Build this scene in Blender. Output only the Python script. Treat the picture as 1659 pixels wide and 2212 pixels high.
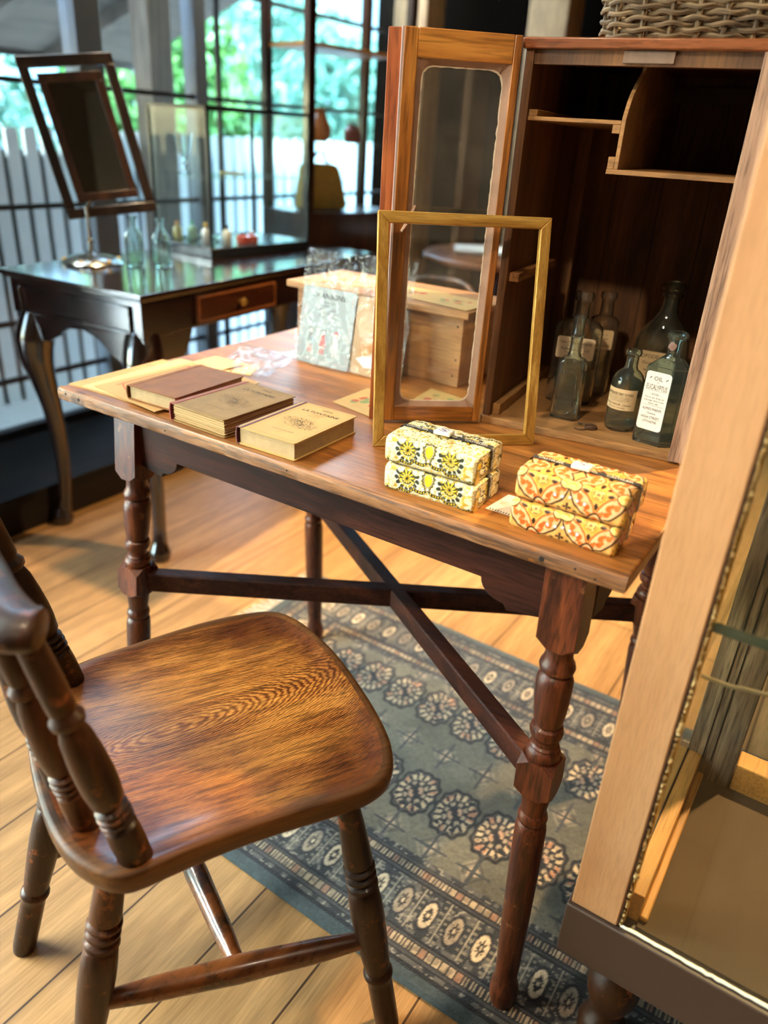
import bpy, bmesh, math, random
import numpy as np
from mathutils import Vector, Matrix
PI = math.pi
random.seed(7); rng = np.random.default_rng(7)
for o in list(bpy.data.objects): bpy.data.objects.remove(o)
scn = bpy.context.scene
C = scn.collection

# ------------------------------------------------------------------ camera
R = ((0.83137144, 0.28915048, -0.47456668), (0.55280239, -0.34296030, 0.75946544), (0.05684226, -0.89373947, -0.44497047))
cam = bpy.data.objects.new('camera', bpy.data.cameras.new('camera')); C.objects.link(cam)
cam.matrix_world = Matrix(((R[0][0], -R[0][1], -R[0][2], 0), (R[1][0], -R[1][1], -R[1][2], 0), (R[2][0], -R[2][1], -R[2][2], 1.15), (0, 0, 0, 1)))
cam.data.sensor_fit = 'HORIZONTAL'; cam.data.sensor_width = 36; cam.data.lens = 36 * 1640 / 1659
cam.data.clip_start = .02; cam.data.clip_end = 100
cam.data.dof.use_dof = True; cam.data.dof.focus_distance = 1.06
cam.data.dof.aperture_fstop = (36 * 1640 / 1659) / 1000 / .0115      # about an 11.5 mm opening
scn.camera = cam

# ------------------------------------------------------------------ light, sky, exposure
scn.view_settings.view_transform = 'Standard'; scn.view_settings.look = 'None'
scn.cycles.transparent_max_bounces = 48; scn.cycles.max_bounces = 16; scn.cycles.transmission_bounces = 16
scn.view_settings.gamma = 1; scn.view_settings.use_curve_mapping = False
scn.view_settings.exposure = .45
world = bpy.data.worlds.new('world'); scn.world = world; world.use_nodes = True
wn = world.node_tree; wn.nodes.clear()
wo = wn.nodes.new('ShaderNodeOutputWorld'); wb = wn.nodes.new('ShaderNodeBackground')
sky = wn.nodes.new('ShaderNodeTexSky'); sky.sky_type = 'NISHITA'
sky.sun_elevation = math.radians(48); sky.sun_rotation = math.radians(250); sky.sun_disc = False
sky.dust_density = 3; sky.air_density = 1.5
wb.inputs['Strength'].default_value = 4.2
tn = wn.nodes.new('ShaderNodeMix'); tn.data_type = 'RGBA'; tn.blend_type = 'MULTIPLY'; tn.inputs[0].default_value = 1; tn.inputs[7].default_value = (.78, .94, 1.0, 1)
wn.links.new(sky.outputs[0], tn.inputs[6]); wn.links.new(tn.outputs[2], wb.inputs['Color']); wn.links.new(wb.outputs[0], wo.inputs['Surface'])

def lamp(kind, name, loc, target, power, color, size=.1, spot=60, blend=.4, sx=None, sy=None):
    l = bpy.data.lights.new(name, kind); l.energy = power; l.color = color
    o = bpy.data.objects.new(name, l); C.objects.link(o); o.location = loc
    o.rotation_euler = (Vector(target) - Vector(loc)).to_track_quat('-Z', 'Y').to_euler()
    if kind == 'SPOT': l.spot_size = math.radians(spot); l.spot_blend = blend; l.shadow_soft_size = size
    if kind == 'POINT': l.shadow_soft_size = size
    if kind == 'AREA': l.shape = 'RECTANGLE'; l.size = sx or size; l.size_y = sy or size
    if kind == 'SUN': l.angle = math.radians(2)
    return o
WARM = (1.0, .80, .53)
lamp('SPOT', 'ceiling_spotlight', (-1.02, .28, 2.6), (-.50, .80, .70), 57, WARM, .03, 64, .45)
lamp('SPOT', 'ceiling_spotlight', (-.35, -.7, 2.45), (-.30, 1.15, .86), 85, WARM, .05, 34, .7)
lamp('SPOT', 'ceiling_spotlight', (-1.75, 1.6, 2.6), (-1.20, 1.55, 0), 300, (1.0, .74, .42), .05, 46, .8)
lamp('SPOT', 'ceiling_spotlight', (.5, 2.2, 2.6), (-.35, 1.75, 0), 420, (1.0, .68, .32), .05, 75, .7)
lamp('SPOT', 'ceiling_spotlight', (.25, .15, 2.6), (.12, .85, .3), 20, (1.0, .78, .55), .05, 50, .6)
lamp('SPOT', 'ceiling_spotlight', (-.55, -.9, 2.6), (-.45, .42, 0), 12, (1.0, .82, .58), .05, 60, .7)
lamp('POINT', 'display_cabinet_lamp', (-2.06, 2.78, 1.98), (0, 0, 0), 9, (1.0, .8, .55), .03)
lamp('AREA', 'added_fill_light', (.2, .4, 2.66), (.2, .4, 0), 4, (1.0, .78, .55), 1, sx=2.2, sy=2.2)  # added soft overhead fill for the room, no real panel
lamp('SUN', 'sun', (4, -6, 9), (0, 0, 0), 7, (1.0, .95, .86))

# ------------------------------------------------------------------ materials
def srgb(r, g, b):
    f = lambda v: ((v / 255 + .055) / 1.055) ** 2.4 if v / 255 > .04045 else v / 255 / 12.92
    return (f(r), f(g), f(b), 1)
def mat(name):
    m = bpy.data.materials.new(name); m.use_nodes = True
    nt = m.node_tree; b = nt.nodes['Principled BSDF']; return m, nt, b
def N(nt, t, **kw):
    n = nt.nodes.new(t)
    for k, v in kw.items():
        if hasattr(n, k): setattr(n, k, v)
    return n
def plain(name, col, rough=.5, metal=0, noise=.12, nscale=30, bump=.05, coat=0, spec=None, emit=None):
    m, nt, b = mat(name)
    tc = N(nt, 'ShaderNodeTexCoord'); nz = N(nt, 'ShaderNodeTexNoise'); nz.inputs['Scale'].default_value = nscale; nz.inputs['Detail'].default_value = 5
    nt.links.new(tc.outputs['Object'], nz.inputs['Vector'])
    mx = N(nt, 'ShaderNodeMix', data_type='RGBA'); mx.inputs[6].default_value = tuple(c * (1 - noise) for c in col[:3]) + (1,)
    mx.inputs[7].default_value = tuple(min(1, c * (1 + noise)) for c in col[:3]) + (1,)
    nt.links.new(nz.outputs['Fac'], mx.inputs[0]); nt.links.new(mx.outputs[2], b.inputs['Base Color'])
    b.inputs['Roughness'].default_value = rough; b.inputs['Metallic'].default_value = metal; b.inputs['Coat Weight'].default_value = coat
    if spec is not None: b.inputs['Specular IOR Level'].default_value = spec
    if bump:
        bp = N(nt, 'ShaderNodeBump'); bp.inputs['Strength'].default_value = bump; bp.inputs['Distance'].default_value = .002
        nt.links.new(nz.outputs['Fac'], bp.inputs['Height']); nt.links.new(bp.outputs[0], b.inputs['Normal'])
    return m
def wood(name, dark, mid, light, axis=0, fine=260, band=22, rough=.4, coat=0, pores=.45, wear=None, wear_lo=.6, wear_scale=9, bump=.25, rings=None, dirt=None, dirt_lo=.6, dist=.8, spec=.5, rot=None):
    m, nt, b = mat(name); L = nt.links
    tc = N(nt, 'ShaderNodeTexCoord'); src = tc.outputs['Object']
    def noise(scale3, detail=6, distort=0., rough_=.55):
        mp = N(nt, 'ShaderNodeMapping'); mp.inputs['Scale'].default_value = scale3; L.new(src, mp.inputs['Vector'])
        nz = N(nt, 'ShaderNodeTexNoise'); nz.inputs['Scale'].default_value = 1; nz.inputs['Detail'].default_value = detail
        nz.inputs['Distortion'].default_value = distort; nz.inputs['Roughness'].default_value = rough_
        L.new(mp.outputs[0], nz.inputs['Vector']); return nz.outputs['Fac']
    if rot is not None:
        m0_ = N(nt, 'ShaderNodeMapping'); m0_.inputs['Rotation'].default_value = rot; L.new(tc.outputs['Object'], m0_.inputs['Vector']); src = m0_.outputs[0]
    s3 = [band] * 3; s3[axis] = band * .1
    base = noise(s3, 5, dist)
    if rings:                                  # cathedral grain: rings stretched along the grain round one centre
        mp = N(nt, 'ShaderNodeMapping'); mp.inputs['Location'].default_value = rings[0]; mp.inputs['Rotation'].default_value = (0, 0, rings[1]); mp.inputs['Scale'].default_value = rings[2]
        mp.vector_type = 'TEXTURE'; L.new(tc.outputs['Object'], mp.inputs['Vector'])
        wv = N(nt, 'ShaderNodeTexWave', wave_type='RINGS', rings_direction='SPHERICAL'); wv.inputs['Scale'].default_value = rings[3]
        wv.inputs['Distortion'].default_value = 5; wv.inputs['Detail'].default_value = 4; wv.inputs['Detail Scale'].default_value = 1.6
        L.new(mp.outputs[0], wv.inputs['Vector'])
        mm = N(nt, 'ShaderNodeMix', data_type='FLOAT'); mm.inputs[0].default_value = .34
        L.new(base, mm.inputs[2]); L.new(wv.outputs['Fac'], mm.inputs[3]); base = mm.outputs[0]
    rp = N(nt, 'ShaderNodeValToRGB'); rp.color_ramp.elements[0].position = .28; rp.color_ramp.elements[0].color = dark
    rp.color_ramp.elements[1].position = .72; rp.color_ramp.elements[1].color = light
    e = rp.color_ramp.elements.new(.5); e.color = mid
    L.new(base, rp.inputs['Fac']); col = rp.outputs['Color']
    f3 = [fine] * 3; f3[axis] = fine * .06
    fn = noise(f3, 3, .3)
    r2 = N(nt, 'ShaderNodeValToRGB'); r2.color_ramp.elements[0].position = .36; r2.color_ramp.elements[1].position = .55
    L.new(fn, r2.inputs['Fac'])
    mp_ = N(nt, 'ShaderNodeMix', data_type='RGBA', blend_type='MULTIPLY'); mp_.inputs[0].default_value = pores
    L.new(col, mp_.inputs[6]); L.new(r2.outputs['Color'], mp_.inputs[7]); col = mp_.outputs[2]
    for c_, lo, sc in ((wear, wear_lo, wear_scale), (dirt, dirt_lo, 6)):
        if c_ is None: continue
        wz = noise([sc] * 3, 8, .2, .7)
        r3 = N(nt, 'ShaderNodeValToRGB'); r3.color_ramp.elements[0].position = lo; r3.color_ramp.elements[1].position = min(1, lo + .09)
        L.new(wz, r3.inputs['Fac'])
        mw = N(nt, 'ShaderNodeMix', data_type='RGBA'); mw.inputs[7].default_value = c_
        L.new(r3.outputs['Color'], mw.inputs[0]); L.new(col, mw.inputs[6]); col = mw.outputs[2]
    L.new(col, b.inputs['Base Color'])
    rr = N(nt, 'ShaderNodeMapRange'); rr.inputs['To Min'].default_value = rough * .8; rr.inputs['To Max'].default_value = min(1, rough * 1.3)
    L.new(fn, rr.inputs['Value']); L.new(rr.outputs[0], b.inputs['Roughness'])
    b.inputs['Coat Weight'].default_value = coat; b.inputs['Coat Roughness'].default_value = .15
    b.inputs['Specular IOR Level'].default_value = spec
    bp = N(nt, 'ShaderNodeBump'); bp.inputs['Strength'].default_value = bump; bp.inputs['Distance'].default_value = .001
    L.new(fn, bp.inputs['Height']); L.new(bp.outputs[0], b.inputs['Normal'])
    return m
def glassmat(name, col, rough=.03, ior=1.45, trans=.988):
    m, nt, b = mat(name)
    b.inputs['Base Color'].default_value = col; b.inputs['Roughness'].default_value = rough
    b.inputs['Transmission Weight'].default_value = trans; b.inputs['IOR'].default_value = ior
    tc = N(nt, 'ShaderNodeTexCoord'); nz = N(nt, 'ShaderNodeTexNoise'); nz.inputs['Scale'].default_value = 45; nt.links.new(tc.outputs['Object'], nz.inputs['Vector'])
    bp = N(nt, 'ShaderNodeBump'); bp.inputs['Strength'].default_value = .12; bp.inputs['Distance'].default_value = .001
    nt.links.new(nz.outputs['Fac'], bp.inputs['Height']); nt.links.new(bp.outputs[0], b.inputs['Normal'])
    return m
def pane(name, tint=(1, 1, 1, 1), gloss=.08, dirt=0., dirt_scale=8, haze=(.8, .8, .8, 1), k=.7):
    m = bpy.data.materials.new(name); m.use_nodes = True; nt = m.node_tree; nt.nodes.clear(); L = nt.links
    out = N(nt, 'ShaderNodeOutputMaterial'); tr = N(nt, 'ShaderNodeBsdfTransparent'); tr.inputs[0].default_value = tint
    gl = N(nt, 'ShaderNodeBsdfGlossy'); gl.inputs['Roughness'].default_value = .02
    fr = N(nt, 'ShaderNodeLayerWeight'); fr.inputs[0].default_value = .5
    pw = N(nt, 'ShaderNodeMath', operation='POWER'); pw.inputs[1].default_value = 4.5; L.new(fr.outputs['Facing'], pw.inputs[0])
    mr = N(nt, 'ShaderNodeMath', operation='MULTIPLY_ADD'); mr.inputs[1].default_value = k; mr.inputs[2].default_value = gloss * .5
    L.new(pw.outputs[0], mr.inputs[0]); m1 = N(nt, 'ShaderNodeMixShader'); L.new(mr.outputs[0], m1.inputs[0]); L.new(tr.outputs[0], m1.inputs[1]); L.new(gl.outputs[0], m1.inputs[2])
    last = m1
    if dirt:
        df = N(nt, 'ShaderNodeBsdfDiffuse'); df.inputs[0].default_value = haze
        tc = N(nt, 'ShaderNodeTexCoord'); nz = N(nt, 'ShaderNodeTexNoise'); nz.inputs['Scale'].default_value = dirt_scale; nz.inputs['Detail'].default_value = 8
        L.new(tc.outputs['Object'], nz.inputs['Vector'])
        r = N(nt, 'ShaderNodeMapRange'); r.inputs['From Min'].default_value = .4; r.inputs['From Max'].default_value = .75; r.inputs['To Min'].default_value = dirt * .25; r.inputs['To Max'].default_value = dirt
        L.new(nz.outputs['Fac'], r.inputs['Value'])
        m2 = N(nt, 'ShaderNodeMixShader'); L.new(r.outputs[0], m2.inputs[0]); L.new(m1.outputs[0], m2.inputs[1]); L.new(df.outputs[0], m2.inputs[2]); last = m2
    L.new(last.outputs[0], out.inputs[0]); return m
def painted(name, rough=.6, spec=.4, fuzz=0, sheen=0, noise=.1, nscale=60):
    m, nt, b = mat(name)
    at = N(nt, 'ShaderNodeAttribute', attribute_name='col')
    tc = N(nt, 'ShaderNodeTexCoord'); nz = N(nt, 'ShaderNodeTexNoise'); nz.inputs['Scale'].default_value = nscale; nz.inputs['Detail'].default_value = 6
    nt.links.new(tc.outputs['Object'], nz.inputs['Vector'])
    mr = N(nt, 'ShaderNodeMapRange'); mr.inputs['To Min'].default_value = 1 - noise * 2; mr.inputs['To Max'].default_value = 1 + noise * 1.4
    nt.links.new(nz.outputs['Fac'], mr.inputs['Value'])
    mx = N(nt, 'ShaderNodeMix', data_type='RGBA', blend_type='MULTIPLY'); mx.inputs[0].default_value = 1
    nt.links.new(at.outputs['Color'], mx.inputs[6]); nt.links.new(mr.outputs[0], mx.inputs[7])
    nt.links.new(mx.outputs[2], b.inputs['Base Color'])
    b.inputs['Roughness'].default_value = rough; b.inputs['Specular IOR Level'].default_value = spec; b.inputs['Sheen Weight'].default_value = sheen
    if fuzz:
        n2 = N(nt, 'ShaderNodeTexNoise'); n2.inputs['Scale'].default_value = 700; nt.links.new(tc.outputs['Object'], n2.inputs['Vector'])
        bp = N(nt, 'ShaderNodeBump'); bp.inputs['Strength'].default_value = fuzz; bp.inputs['Distance'].default_value = .002
        nt.links.new(n2.outputs['Fac'], bp.inputs['Height']); nt.links.new(bp.outputs[0], b.inputs['Normal'])
    return m

# ------------------------------------------------------------------ mesh helpers
def BM(): return bmesh.new()
def bx(bm, x0, x1, y0, y1, z0, z1, M=None, mi=0):
    vs = [bm.verts.new((x, y, z)) for z in (z0, z1) for y in (y0, y1) for x in (x0, x1)]
    if M is not None:
        for v in vs: v.co = M @ v.co
    fs = [(0, 2, 3, 1), (4, 5, 7, 6), (0, 1, 5, 4), (2, 6, 7, 3), (0, 4, 6, 2), (1, 3, 7, 5)]
    for f in fs: bm.faces.new([vs[i] for i in f]).material_index = mi
    return bm
def beam(bm, a, b, w, h, up=(0, 0, 1), mi=0):       # a bar of w x h section from a to b
    a = Vector(a); b = Vector(b); d = (b - a).normalized(); up = Vector(up)
    s = d.cross(up).normalized(); u = s.cross(d).normalized()
    M = Matrix(((d.x, s.x, u.x, a.x), (d.y, s.y, u.y, a.y), (d.z, s.z, u.z, a.z), (0, 0, 0, 1)))
    return bx(bm, 0, (b - a).length, -w / 2, w / 2, -h / 2, h / 2, M, mi)
def frame_of(a, b, up=(0, 0, 1)):
    a = Vector(a); b = Vector(b); z = (b - a).normalized(); x = Vector(up).cross(z)
    if x.length < 1e-4: x = Vector((1, 0, 0))
    x.normalize(); y = z.cross(x)
    return Matrix(((x.x, y.x, z.x, a.x), (x.y, y.y, z.y, a.y), (x.z, y.z, z.z, a.z), (0, 0, 0, 1)))
def lathe(bm, prof, seg=32, M=None, cap=True, sx=1, sy=1, mi=0, power=2.):
    rings = []
    for r, z in prof:
        ring = []
        for k in range(seg):
            t = 2 * PI * k / seg; ct, st = math.cos(t), math.sin(t)
            if power != 2.:
                q = (abs(ct) ** power + abs(st) ** power) ** (-1 / power); ct *= q; st *= q
            v = Vector((r * ct * sx, r * st * sy, z)); ring.append(bm.verts.new(M @ v if M is not None else v))
        rings.append(ring)
    for i in range(len(rings) - 1):
        for k in range(seg):
            bm.faces.new((rings[i][k], rings[i][(k + 1) % seg], rings[i + 1][(k + 1) % seg], rings[i + 1][k])).material_index = mi
    if cap:
        bm.faces.new(list(reversed(rings[0]))).material_index = mi; bm.faces.new(rings[-1]).material_index = mi
    return bm
def smoothpath(pts, n=8, closed=False):
    P = [Vector(p) for p in pts]; out = []; m = len(P)
    rng_ = range(m if closed else m - 1)
    for i in rng_:
        p0 = P[(i - 1) % m] if (closed or i > 0) else P[0]; p1 = P[i]; p2 = P[(i + 1) % m]; p3 = P[(i + 2) % m] if (closed or i + 2 < m) else P[-1]
        for k in range(n):
            t = k / n
            out.append(.5 * ((2 * p1) + (-p0 + p2) * t + (2 * p0 - 5 * p1 + 4 * p2 - p3) * t * t + (-p0 + 3 * p1 - 3 * p2 + p3) * t ** 3))
    if not closed: out.append(P[-1])
    return out
def tube(bm, pts, rad, seg=8, sx=1, closed=False, mi=0, up=(0, 0, 1), sy=1):
    pts = [Vector(p) for p in pts]; n = len(pts); rings = []
    for i, p in enumerate(pts):
        a = pts[(i - 1) % n] if (closed or i > 0) else p; b = pts[(i + 1) % n] if (closed or i < n - 1) else p
        d = (b - a).normalized(); u = Vector(up); s = d.cross(u)
        if s.length < 1e-3: s = d.cross(Vector((1, 0, 0)))
        s.normalize(); w = s.cross(d)
        r = rad[i] if hasattr(rad, '__len__') else rad
        rings.append([bm.verts.new(p + s * (r * sx * math.cos(2 * PI * k / seg)) + w * (r * sy * math.sin(2 * PI * k / seg))) for k in range(seg)])
    for i in range(n if closed else n - 1):
        A, B = rings[i], rings[(i + 1) % n]
        for k in range(seg): bm.faces.new((A[k], A[(k + 1) % seg], B[(k + 1) % seg], B[k])).material_index = mi
    if not closed: bm.faces.new(list(reversed(rings[0]))).material_index = mi; bm.faces.new(rings[-1]).material_index = mi
    return bm
def prism(bm, outline, z0, z1, M=None, mi=0):
    lo = [bm.verts.new((x, y, z0)) for x, y in outline]; hi = [bm.verts.new((x, y, z1)) for x, y in outline]
    if M is not None:
        for v in lo + hi: v.co = M @ v.co
    n = len(outline)
    bm.faces.new(list(reversed(lo))).material_index = mi; bm.faces.new(hi).material_index = mi
    for k in range(n): bm.faces.new((lo[k], lo[(k + 1) % n], hi[(k + 1) % n], hi[k])).material_index = mi
    return bm
def obj(name, bm, m, parent=None, bevel=0, seg=2, smooth=True, sharp=38, org=None):
    """links the bmesh (world coordinates) as ONE object; local to its parent's base point"""
    if isinstance(bm, bpy.types.Mesh): me = bm
    else:
        bmesh.ops.recalc_face_normals(bm, faces=bm.faces)
        if smooth:
            for f in bm.faces: f.smooth = True
            for e in bm.edges:
                if len(e.link_faces) == 2 and e.calc_face_angle(0) > math.radians(sharp): e.smooth = False
        me = bpy.data.meshes.new(name); bm.to_mesh(me); bm.free()
    o = bpy.data.objects.new(name, me)
    for mm in (m if isinstance(m, (list, tuple)) else [m]): me.materials.append(mm)
    C.objects.link(o)
    if parent is not None:
        base = Vector(parent.get('_w', (0, 0, 0)))
        me.transform(Matrix.Translation(-base)); o.parent = parent; o['_w'] = tuple(base)
    elif org is not None:
        me.transform(Matrix.Translation(-Vector(org))); o.location = org; o['_w'] = tuple(org)
    if bevel:
        b = o.modifiers.new('bevel', 'BEVEL'); b.width = bevel; b.segments = seg; b.limit_method = 'ANGLE'; b.angle_limit = math.radians(35); b.harden_normals = False
    return o
def tag(o, label, cat, group=None):
    o['label'] = label; o['category'] = cat
    if group: o['group'] = group
    return o
def thing(name, label, cat, loc, group=None):
    o = bpy.data.objects.new(name, None); C.objects.link(o); o.location = loc; o.empty_display_size = .05
    o['_w'] = tuple(loc); return tag(o, label, cat, group)
def struct(name, bm, m, **k):
    o = obj(name, bm, m, **k); o['kind'] = 'structure'; return o
# a grid surface painted point by point: pos(U,V)->xyz arrays, colour(U,V)->rgb (sRGB 0..255)
def lin(a):
    a = np.clip(a / 255., 0, 1); return np.where(a > .04045, ((a + .055) / 1.055) ** 2.4, a / 12.92)
def grid_mesh(name, pos, col, nu, nv, closed_u=False):
    u = np.linspace(0, 1, nu); v = np.linspace(0, 1, nv); U, V = np.meshgrid(u, v, indexing='ij')
    X, Y, Z = pos(U, V); co = np.stack([X, Y, Z], -1).reshape(-1, 3)
    idx = np.arange(nu * nv).reshape(nu, nv)
    q = np.stack([idx[:-1, :-1], idx[1:, :-1], idx[1:, 1:], idx[:-1, 1:]], -1).reshape(-1, 4)
    me = bpy.data.meshes.new(name); me.vertices.add(len(co)); me.vertices.foreach_set('co', co.astype(np.float32).ravel())
    me.loops.add(q.size); me.loops.foreach_set('vertex_index', q.ravel().astype(np.int32))
    me.polygons.add(len(q)); me.polygons.foreach_set('loop_start', (np.arange(len(q)) * 4).astype(np.int32))
    me.polygons.foreach_set('loop_total', np.full(len(q), 4, np.int32)) if hasattr(me.polygons[0], 'loop_total') and False else None
    me.update(calc_edges=True); me.validate()
    me.polygons.foreach_set('use_smooth', np.ones(len(q), bool))
    ca = me.color_attributes.new('col', 'FLOAT_COLOR', 'POINT')
    rgb = lin(col(U, V).reshape(-1, 3)); rgba = np.concatenate([rgb, np.ones((len(rgb), 1))], 1)
    ca.data.foreach_set('color', rgba.astype(np.float32).ravel())
    return me
# value noise in numpy for painted surfaces
def vnoise(x, y, seed=0):
    xi = np.floor(x).astype(int); yi = np.floor(y).astype(int); xf = x - xi; yf = y - yi
    h = lambda a, b: np.modf(np.abs(np.sin(a * 127.1 + b * 311.7 + seed * 17.3) * 43758.5453))[0]
    s = lambda t: t * t * (3 - 2 * t); xf = s(xf); yf = s(yf)
    return (h(xi, yi) * (1 - xf) + h(xi + 1, yi) * xf) * (1 - yf) + (h(xi, yi + 1) * (1 - xf) + h(xi + 1, yi + 1) * xf) * yf
def over(img, mask, rgb):
    m = np.clip(mask, 0, 1)[..., None]; return img * (1 - m) + np.array(rgb, float) * m
def sm(d, w): return np.clip(.5 - d / w, 0, 1)       # 1 inside (d<0)
# writing: glyph outlines as flat faces
_txt = {}
def text_mesh(s, bold=False):
    if s in _txt: return _txt[s]
    cu = bpy.data.curves.new('t', 'FONT'); cu.body = s; cu.size = 1; cu.resolution_u = 2
    if bold: cu.offset = .012
    o = bpy.data.objects.new('t', cu); C.objects.link(o); dg = bpy.context.evaluated_depsgraph_get(); dg.update()
    me = o.evaluated_get(dg).to_mesh(); vs = [tuple(v.co) for v in me.vertices]; fs = [tuple(p.vertices) for p in me.polygons]
    o.evaluated_get(dg).to_mesh_clear(); bpy.data.objects.remove(o); bpy.data.curves.remove(cu)
    xs = [v[0] for v in vs] or [0]; w = max(xs) - min(xs) or 1; x0 = min(xs)
    _txt[s] = ([((v[0] - x0), v[1]) for v in vs], fs, w); return _txt[s]
def text(bm, s, fn, cx, cy, h, maxw=None, mi=1, bold=False, left=False, shear=0):
    """writes s centred at cx, letters h tall; fn(x,y)->world point"""
    vs, fs, w = text_mesh(s, bold); k = h / .7; kx = k
    if maxw and w * k > maxw: kx = maxw / w
    x0 = cx if left else cx - w * kx / 2
    nv = [bm.verts.new(fn(x0 + x * kx + y * k * shear, cy + y * k - h / 2)) for x, y in vs]
    for f in fs:
        try: bm.faces.new([nv[i] for i in f]).material_index = mi
        except ValueError: pass
def strip(bm, fn, x0, x1, y0, y1, nx=1, ny=1, mi=0):
    g = [[bm.verts.new(fn(x0 + (x1 - x0) * i / nx, y0 + (y1 - y0) * j / ny)) for j in range(ny + 1)] for i in range(nx + 1)]
    for i in range(nx):
        for j in range(ny): bm.faces.new((g[i][j], g[i + 1][j], g[i + 1][j + 1], g[i][j + 1])).material_index = mi
def no_shadow_dup(): pass

# ------------------------------------------------------------------ palette of woods
M_TOP = wood('table_top_wood', srgb(100, 60, 24), srgb(150, 92, 38), srgb(184, 122, 56), 0, fine=240, band=20, rough=.40, pores=.45, coat=.08, bump=.2, dirt=srgb(112, 64, 26), dirt_lo=.56)
M_EDGE = wood('worn_edge_wood', srgb(88, 54, 28), srgb(138, 92, 52), srgb(170, 120, 72), 0, fine=300, band=40, rough=.6, pores=.6, bump=.6, dirt=srgb(70, 42, 26), dirt_lo=.56)
M_DARK = wood('dark_oak', srgb(32, 14, 11), srgb(54, 27, 19), srgb(78, 40, 26), 0, fine=300, band=30, rough=.55, pores=.5, coat=.0, spec=.15)
M_LEG = wood('turned_oak', srgb(44, 17, 9), srgb(84, 38, 18), srgb(122, 62, 30), 2, fine=300, band=34, rough=.40, pores=.62, coat=.08, spec=.35, wear=srgb(142, 92, 56), wear_lo=.62, wear_scale=42, dirt=srgb(40, 20, 12), dirt_lo=.6)
M_SEAT = wood('elm_seat', srgb(92, 42, 10), srgb(166, 102, 38), srgb(204, 142, 66), 1, fine=330, band=34, rough=.34, pores=.6, coat=.3, bump=.35, dirt=srgb(64, 30, 12), dirt_lo=.63, rings=((-.01, -.05, 0), .1, (.045, .17, 1), 5.5), dist=1.2)
M_SEATRIM = wood('seat_rim', srgb(44, 24, 10), srgb(86, 52, 22), srgb(120, 74, 32), 1, fine=180, band=16, rough=.45, pores=.4, coat=.03, spec=.3, wear=srgb(120, 66, 30), wear_lo=.64, wear_scale=25)
M_CHAIR = wood('black_brown_turning', srgb(26, 12, 5), srgb(56, 29, 11), srgb(94, 50, 20), 2, fine=200, band=18, rough=.40, pores=.35, coat=.08, spec=.3, wear=srgb(140, 76, 36), wear_lo=.57, wear_scale=30)
M_CARC = wood('cabinet_wood', srgb(62, 36, 16), srgb(98, 62, 30), srgb(130, 86, 44), 2, fine=260, band=14, rough=.6, pores=.4)
M_CFLOOR = wood('cabinet_floor_wood', srgb(118, 80, 42), srgb(156, 112, 64), srgb(182, 138, 86), 0, fine=240, band=16, rough=.65, pores=.35, dirt=srgb(120, 76, 42), dirt_lo=.6)
M_DOOR = wood('door_oak', srgb(106, 58, 18), srgb(162, 100, 38), srgb(200, 138, 62), 2, fine=240, band=30, rough=.35, pores=.45, coat=.35)
M_DOORX = wood('door_oak_cross', srgb(106, 58, 18), srgb(162, 100, 38), srgb(200, 138, 62), 0, fine=240, band=30, rough=.35, pores=.45, coat=.35, rot=(0, 0, -.706))
M_RED = wood('door_edge_red', srgb(104, 46, 16), srgb(142, 70, 28), srgb(168, 92, 42), 2, fine=300, band=60, rough=.5, pores=.4, coat=0, spec=.3)
M_PUTTY = plain('putty', srgb(150, 118, 98), .85, noise=.25, nscale=60, bump=.8)
M_GOLD = wood('gilt_wood', srgb(142, 98, 34), srgb(182, 138, 60), srgb(214, 176, 96), 0, fine=500, band=60, rough=.35, pores=.25, bump=.3, rot=(0, 0, -.754))
M_GOLDV = wood('gilt_wood_upright', srgb(142, 98, 34), srgb(182, 138, 60), srgb(214, 176, 96), 2, fine=500, band=60, rough=.35, pores=.25, bump=.3)
M_GOLDV.node_tree.nodes['Principled BSDF'].inputs['Metallic'].default_value = .35
M_GOLD.node_tree.nodes['Principled BSDF'].inputs['Metallic'].default_value = .35
M_BEECH = wood('beech', srgb(176, 124, 82), srgb(192, 142, 98), srgb(204, 158, 114), 2, fine=600, band=6, rough=.5, pores=.16, bump=.1, coat=.05)
M_LIGHTW = wood('light_case_wood', srgb(150, 100, 44), srgb(188, 134, 66), srgb(206, 154, 88), 1, fine=300, band=14, rough=.5, pores=.3)
M_WEATH = wood('weathered_wood', srgb(84, 66, 50), srgb(124, 100, 78), srgb(156, 132, 106), 2, fine=260, band=26, rough=.8, pores=.6, bump=.7)
M_BOXW = wood('pine_box_wood', srgb(130, 84, 44), srgb(158, 110, 64), srgb(176, 130, 80), 0, fine=300, band=14, rough=.6, pores=.3)
M_PLINTH = plain('dark_plinth_paint', srgb(58, 42, 34), .5, noise=.12, nscale=40, bump=.15)
M_DESK = wood('mahogany_black', srgb(16, 9, 9), srgb(30, 16, 14), srgb(48, 24, 18), 1, fine=200, band=14, rough=.12, pores=.3, coat=1, bump=.03)
M_DESKT = wood('mahogany_top', srgb(20, 13, 12), srgb(34, 20, 17), srgb(52, 30, 22), 1, fine=200, band=14, rough=.10, pores=.3, coat=1, bump=.02)
M_CASEW = wood('display_cabinet_wood', srgb(34, 18, 12), srgb(58, 32, 20), srgb(82, 46, 28), 2, fine=200, band=14, rough=.3, coat=.4)
M_BRASS = plain('brass', srgb(190, 150, 80), .3, metal=.9, noise=.1)
M_STEEL = plain('steel', srgb(170, 168, 160), .22, metal=1, noise=.05)
M_WIRE = plain('old_wire', srgb(150, 135, 110), .4, metal=.7, noise=.2)
M_RUST = plain('rusty_iron', srgb(86, 62, 44), .7, metal=.4, noise=.5, nscale=200, bump=.6)
M_BLACKM = plain('black_metal', srgb(26, 26, 28), .4, metal=.3)
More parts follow.
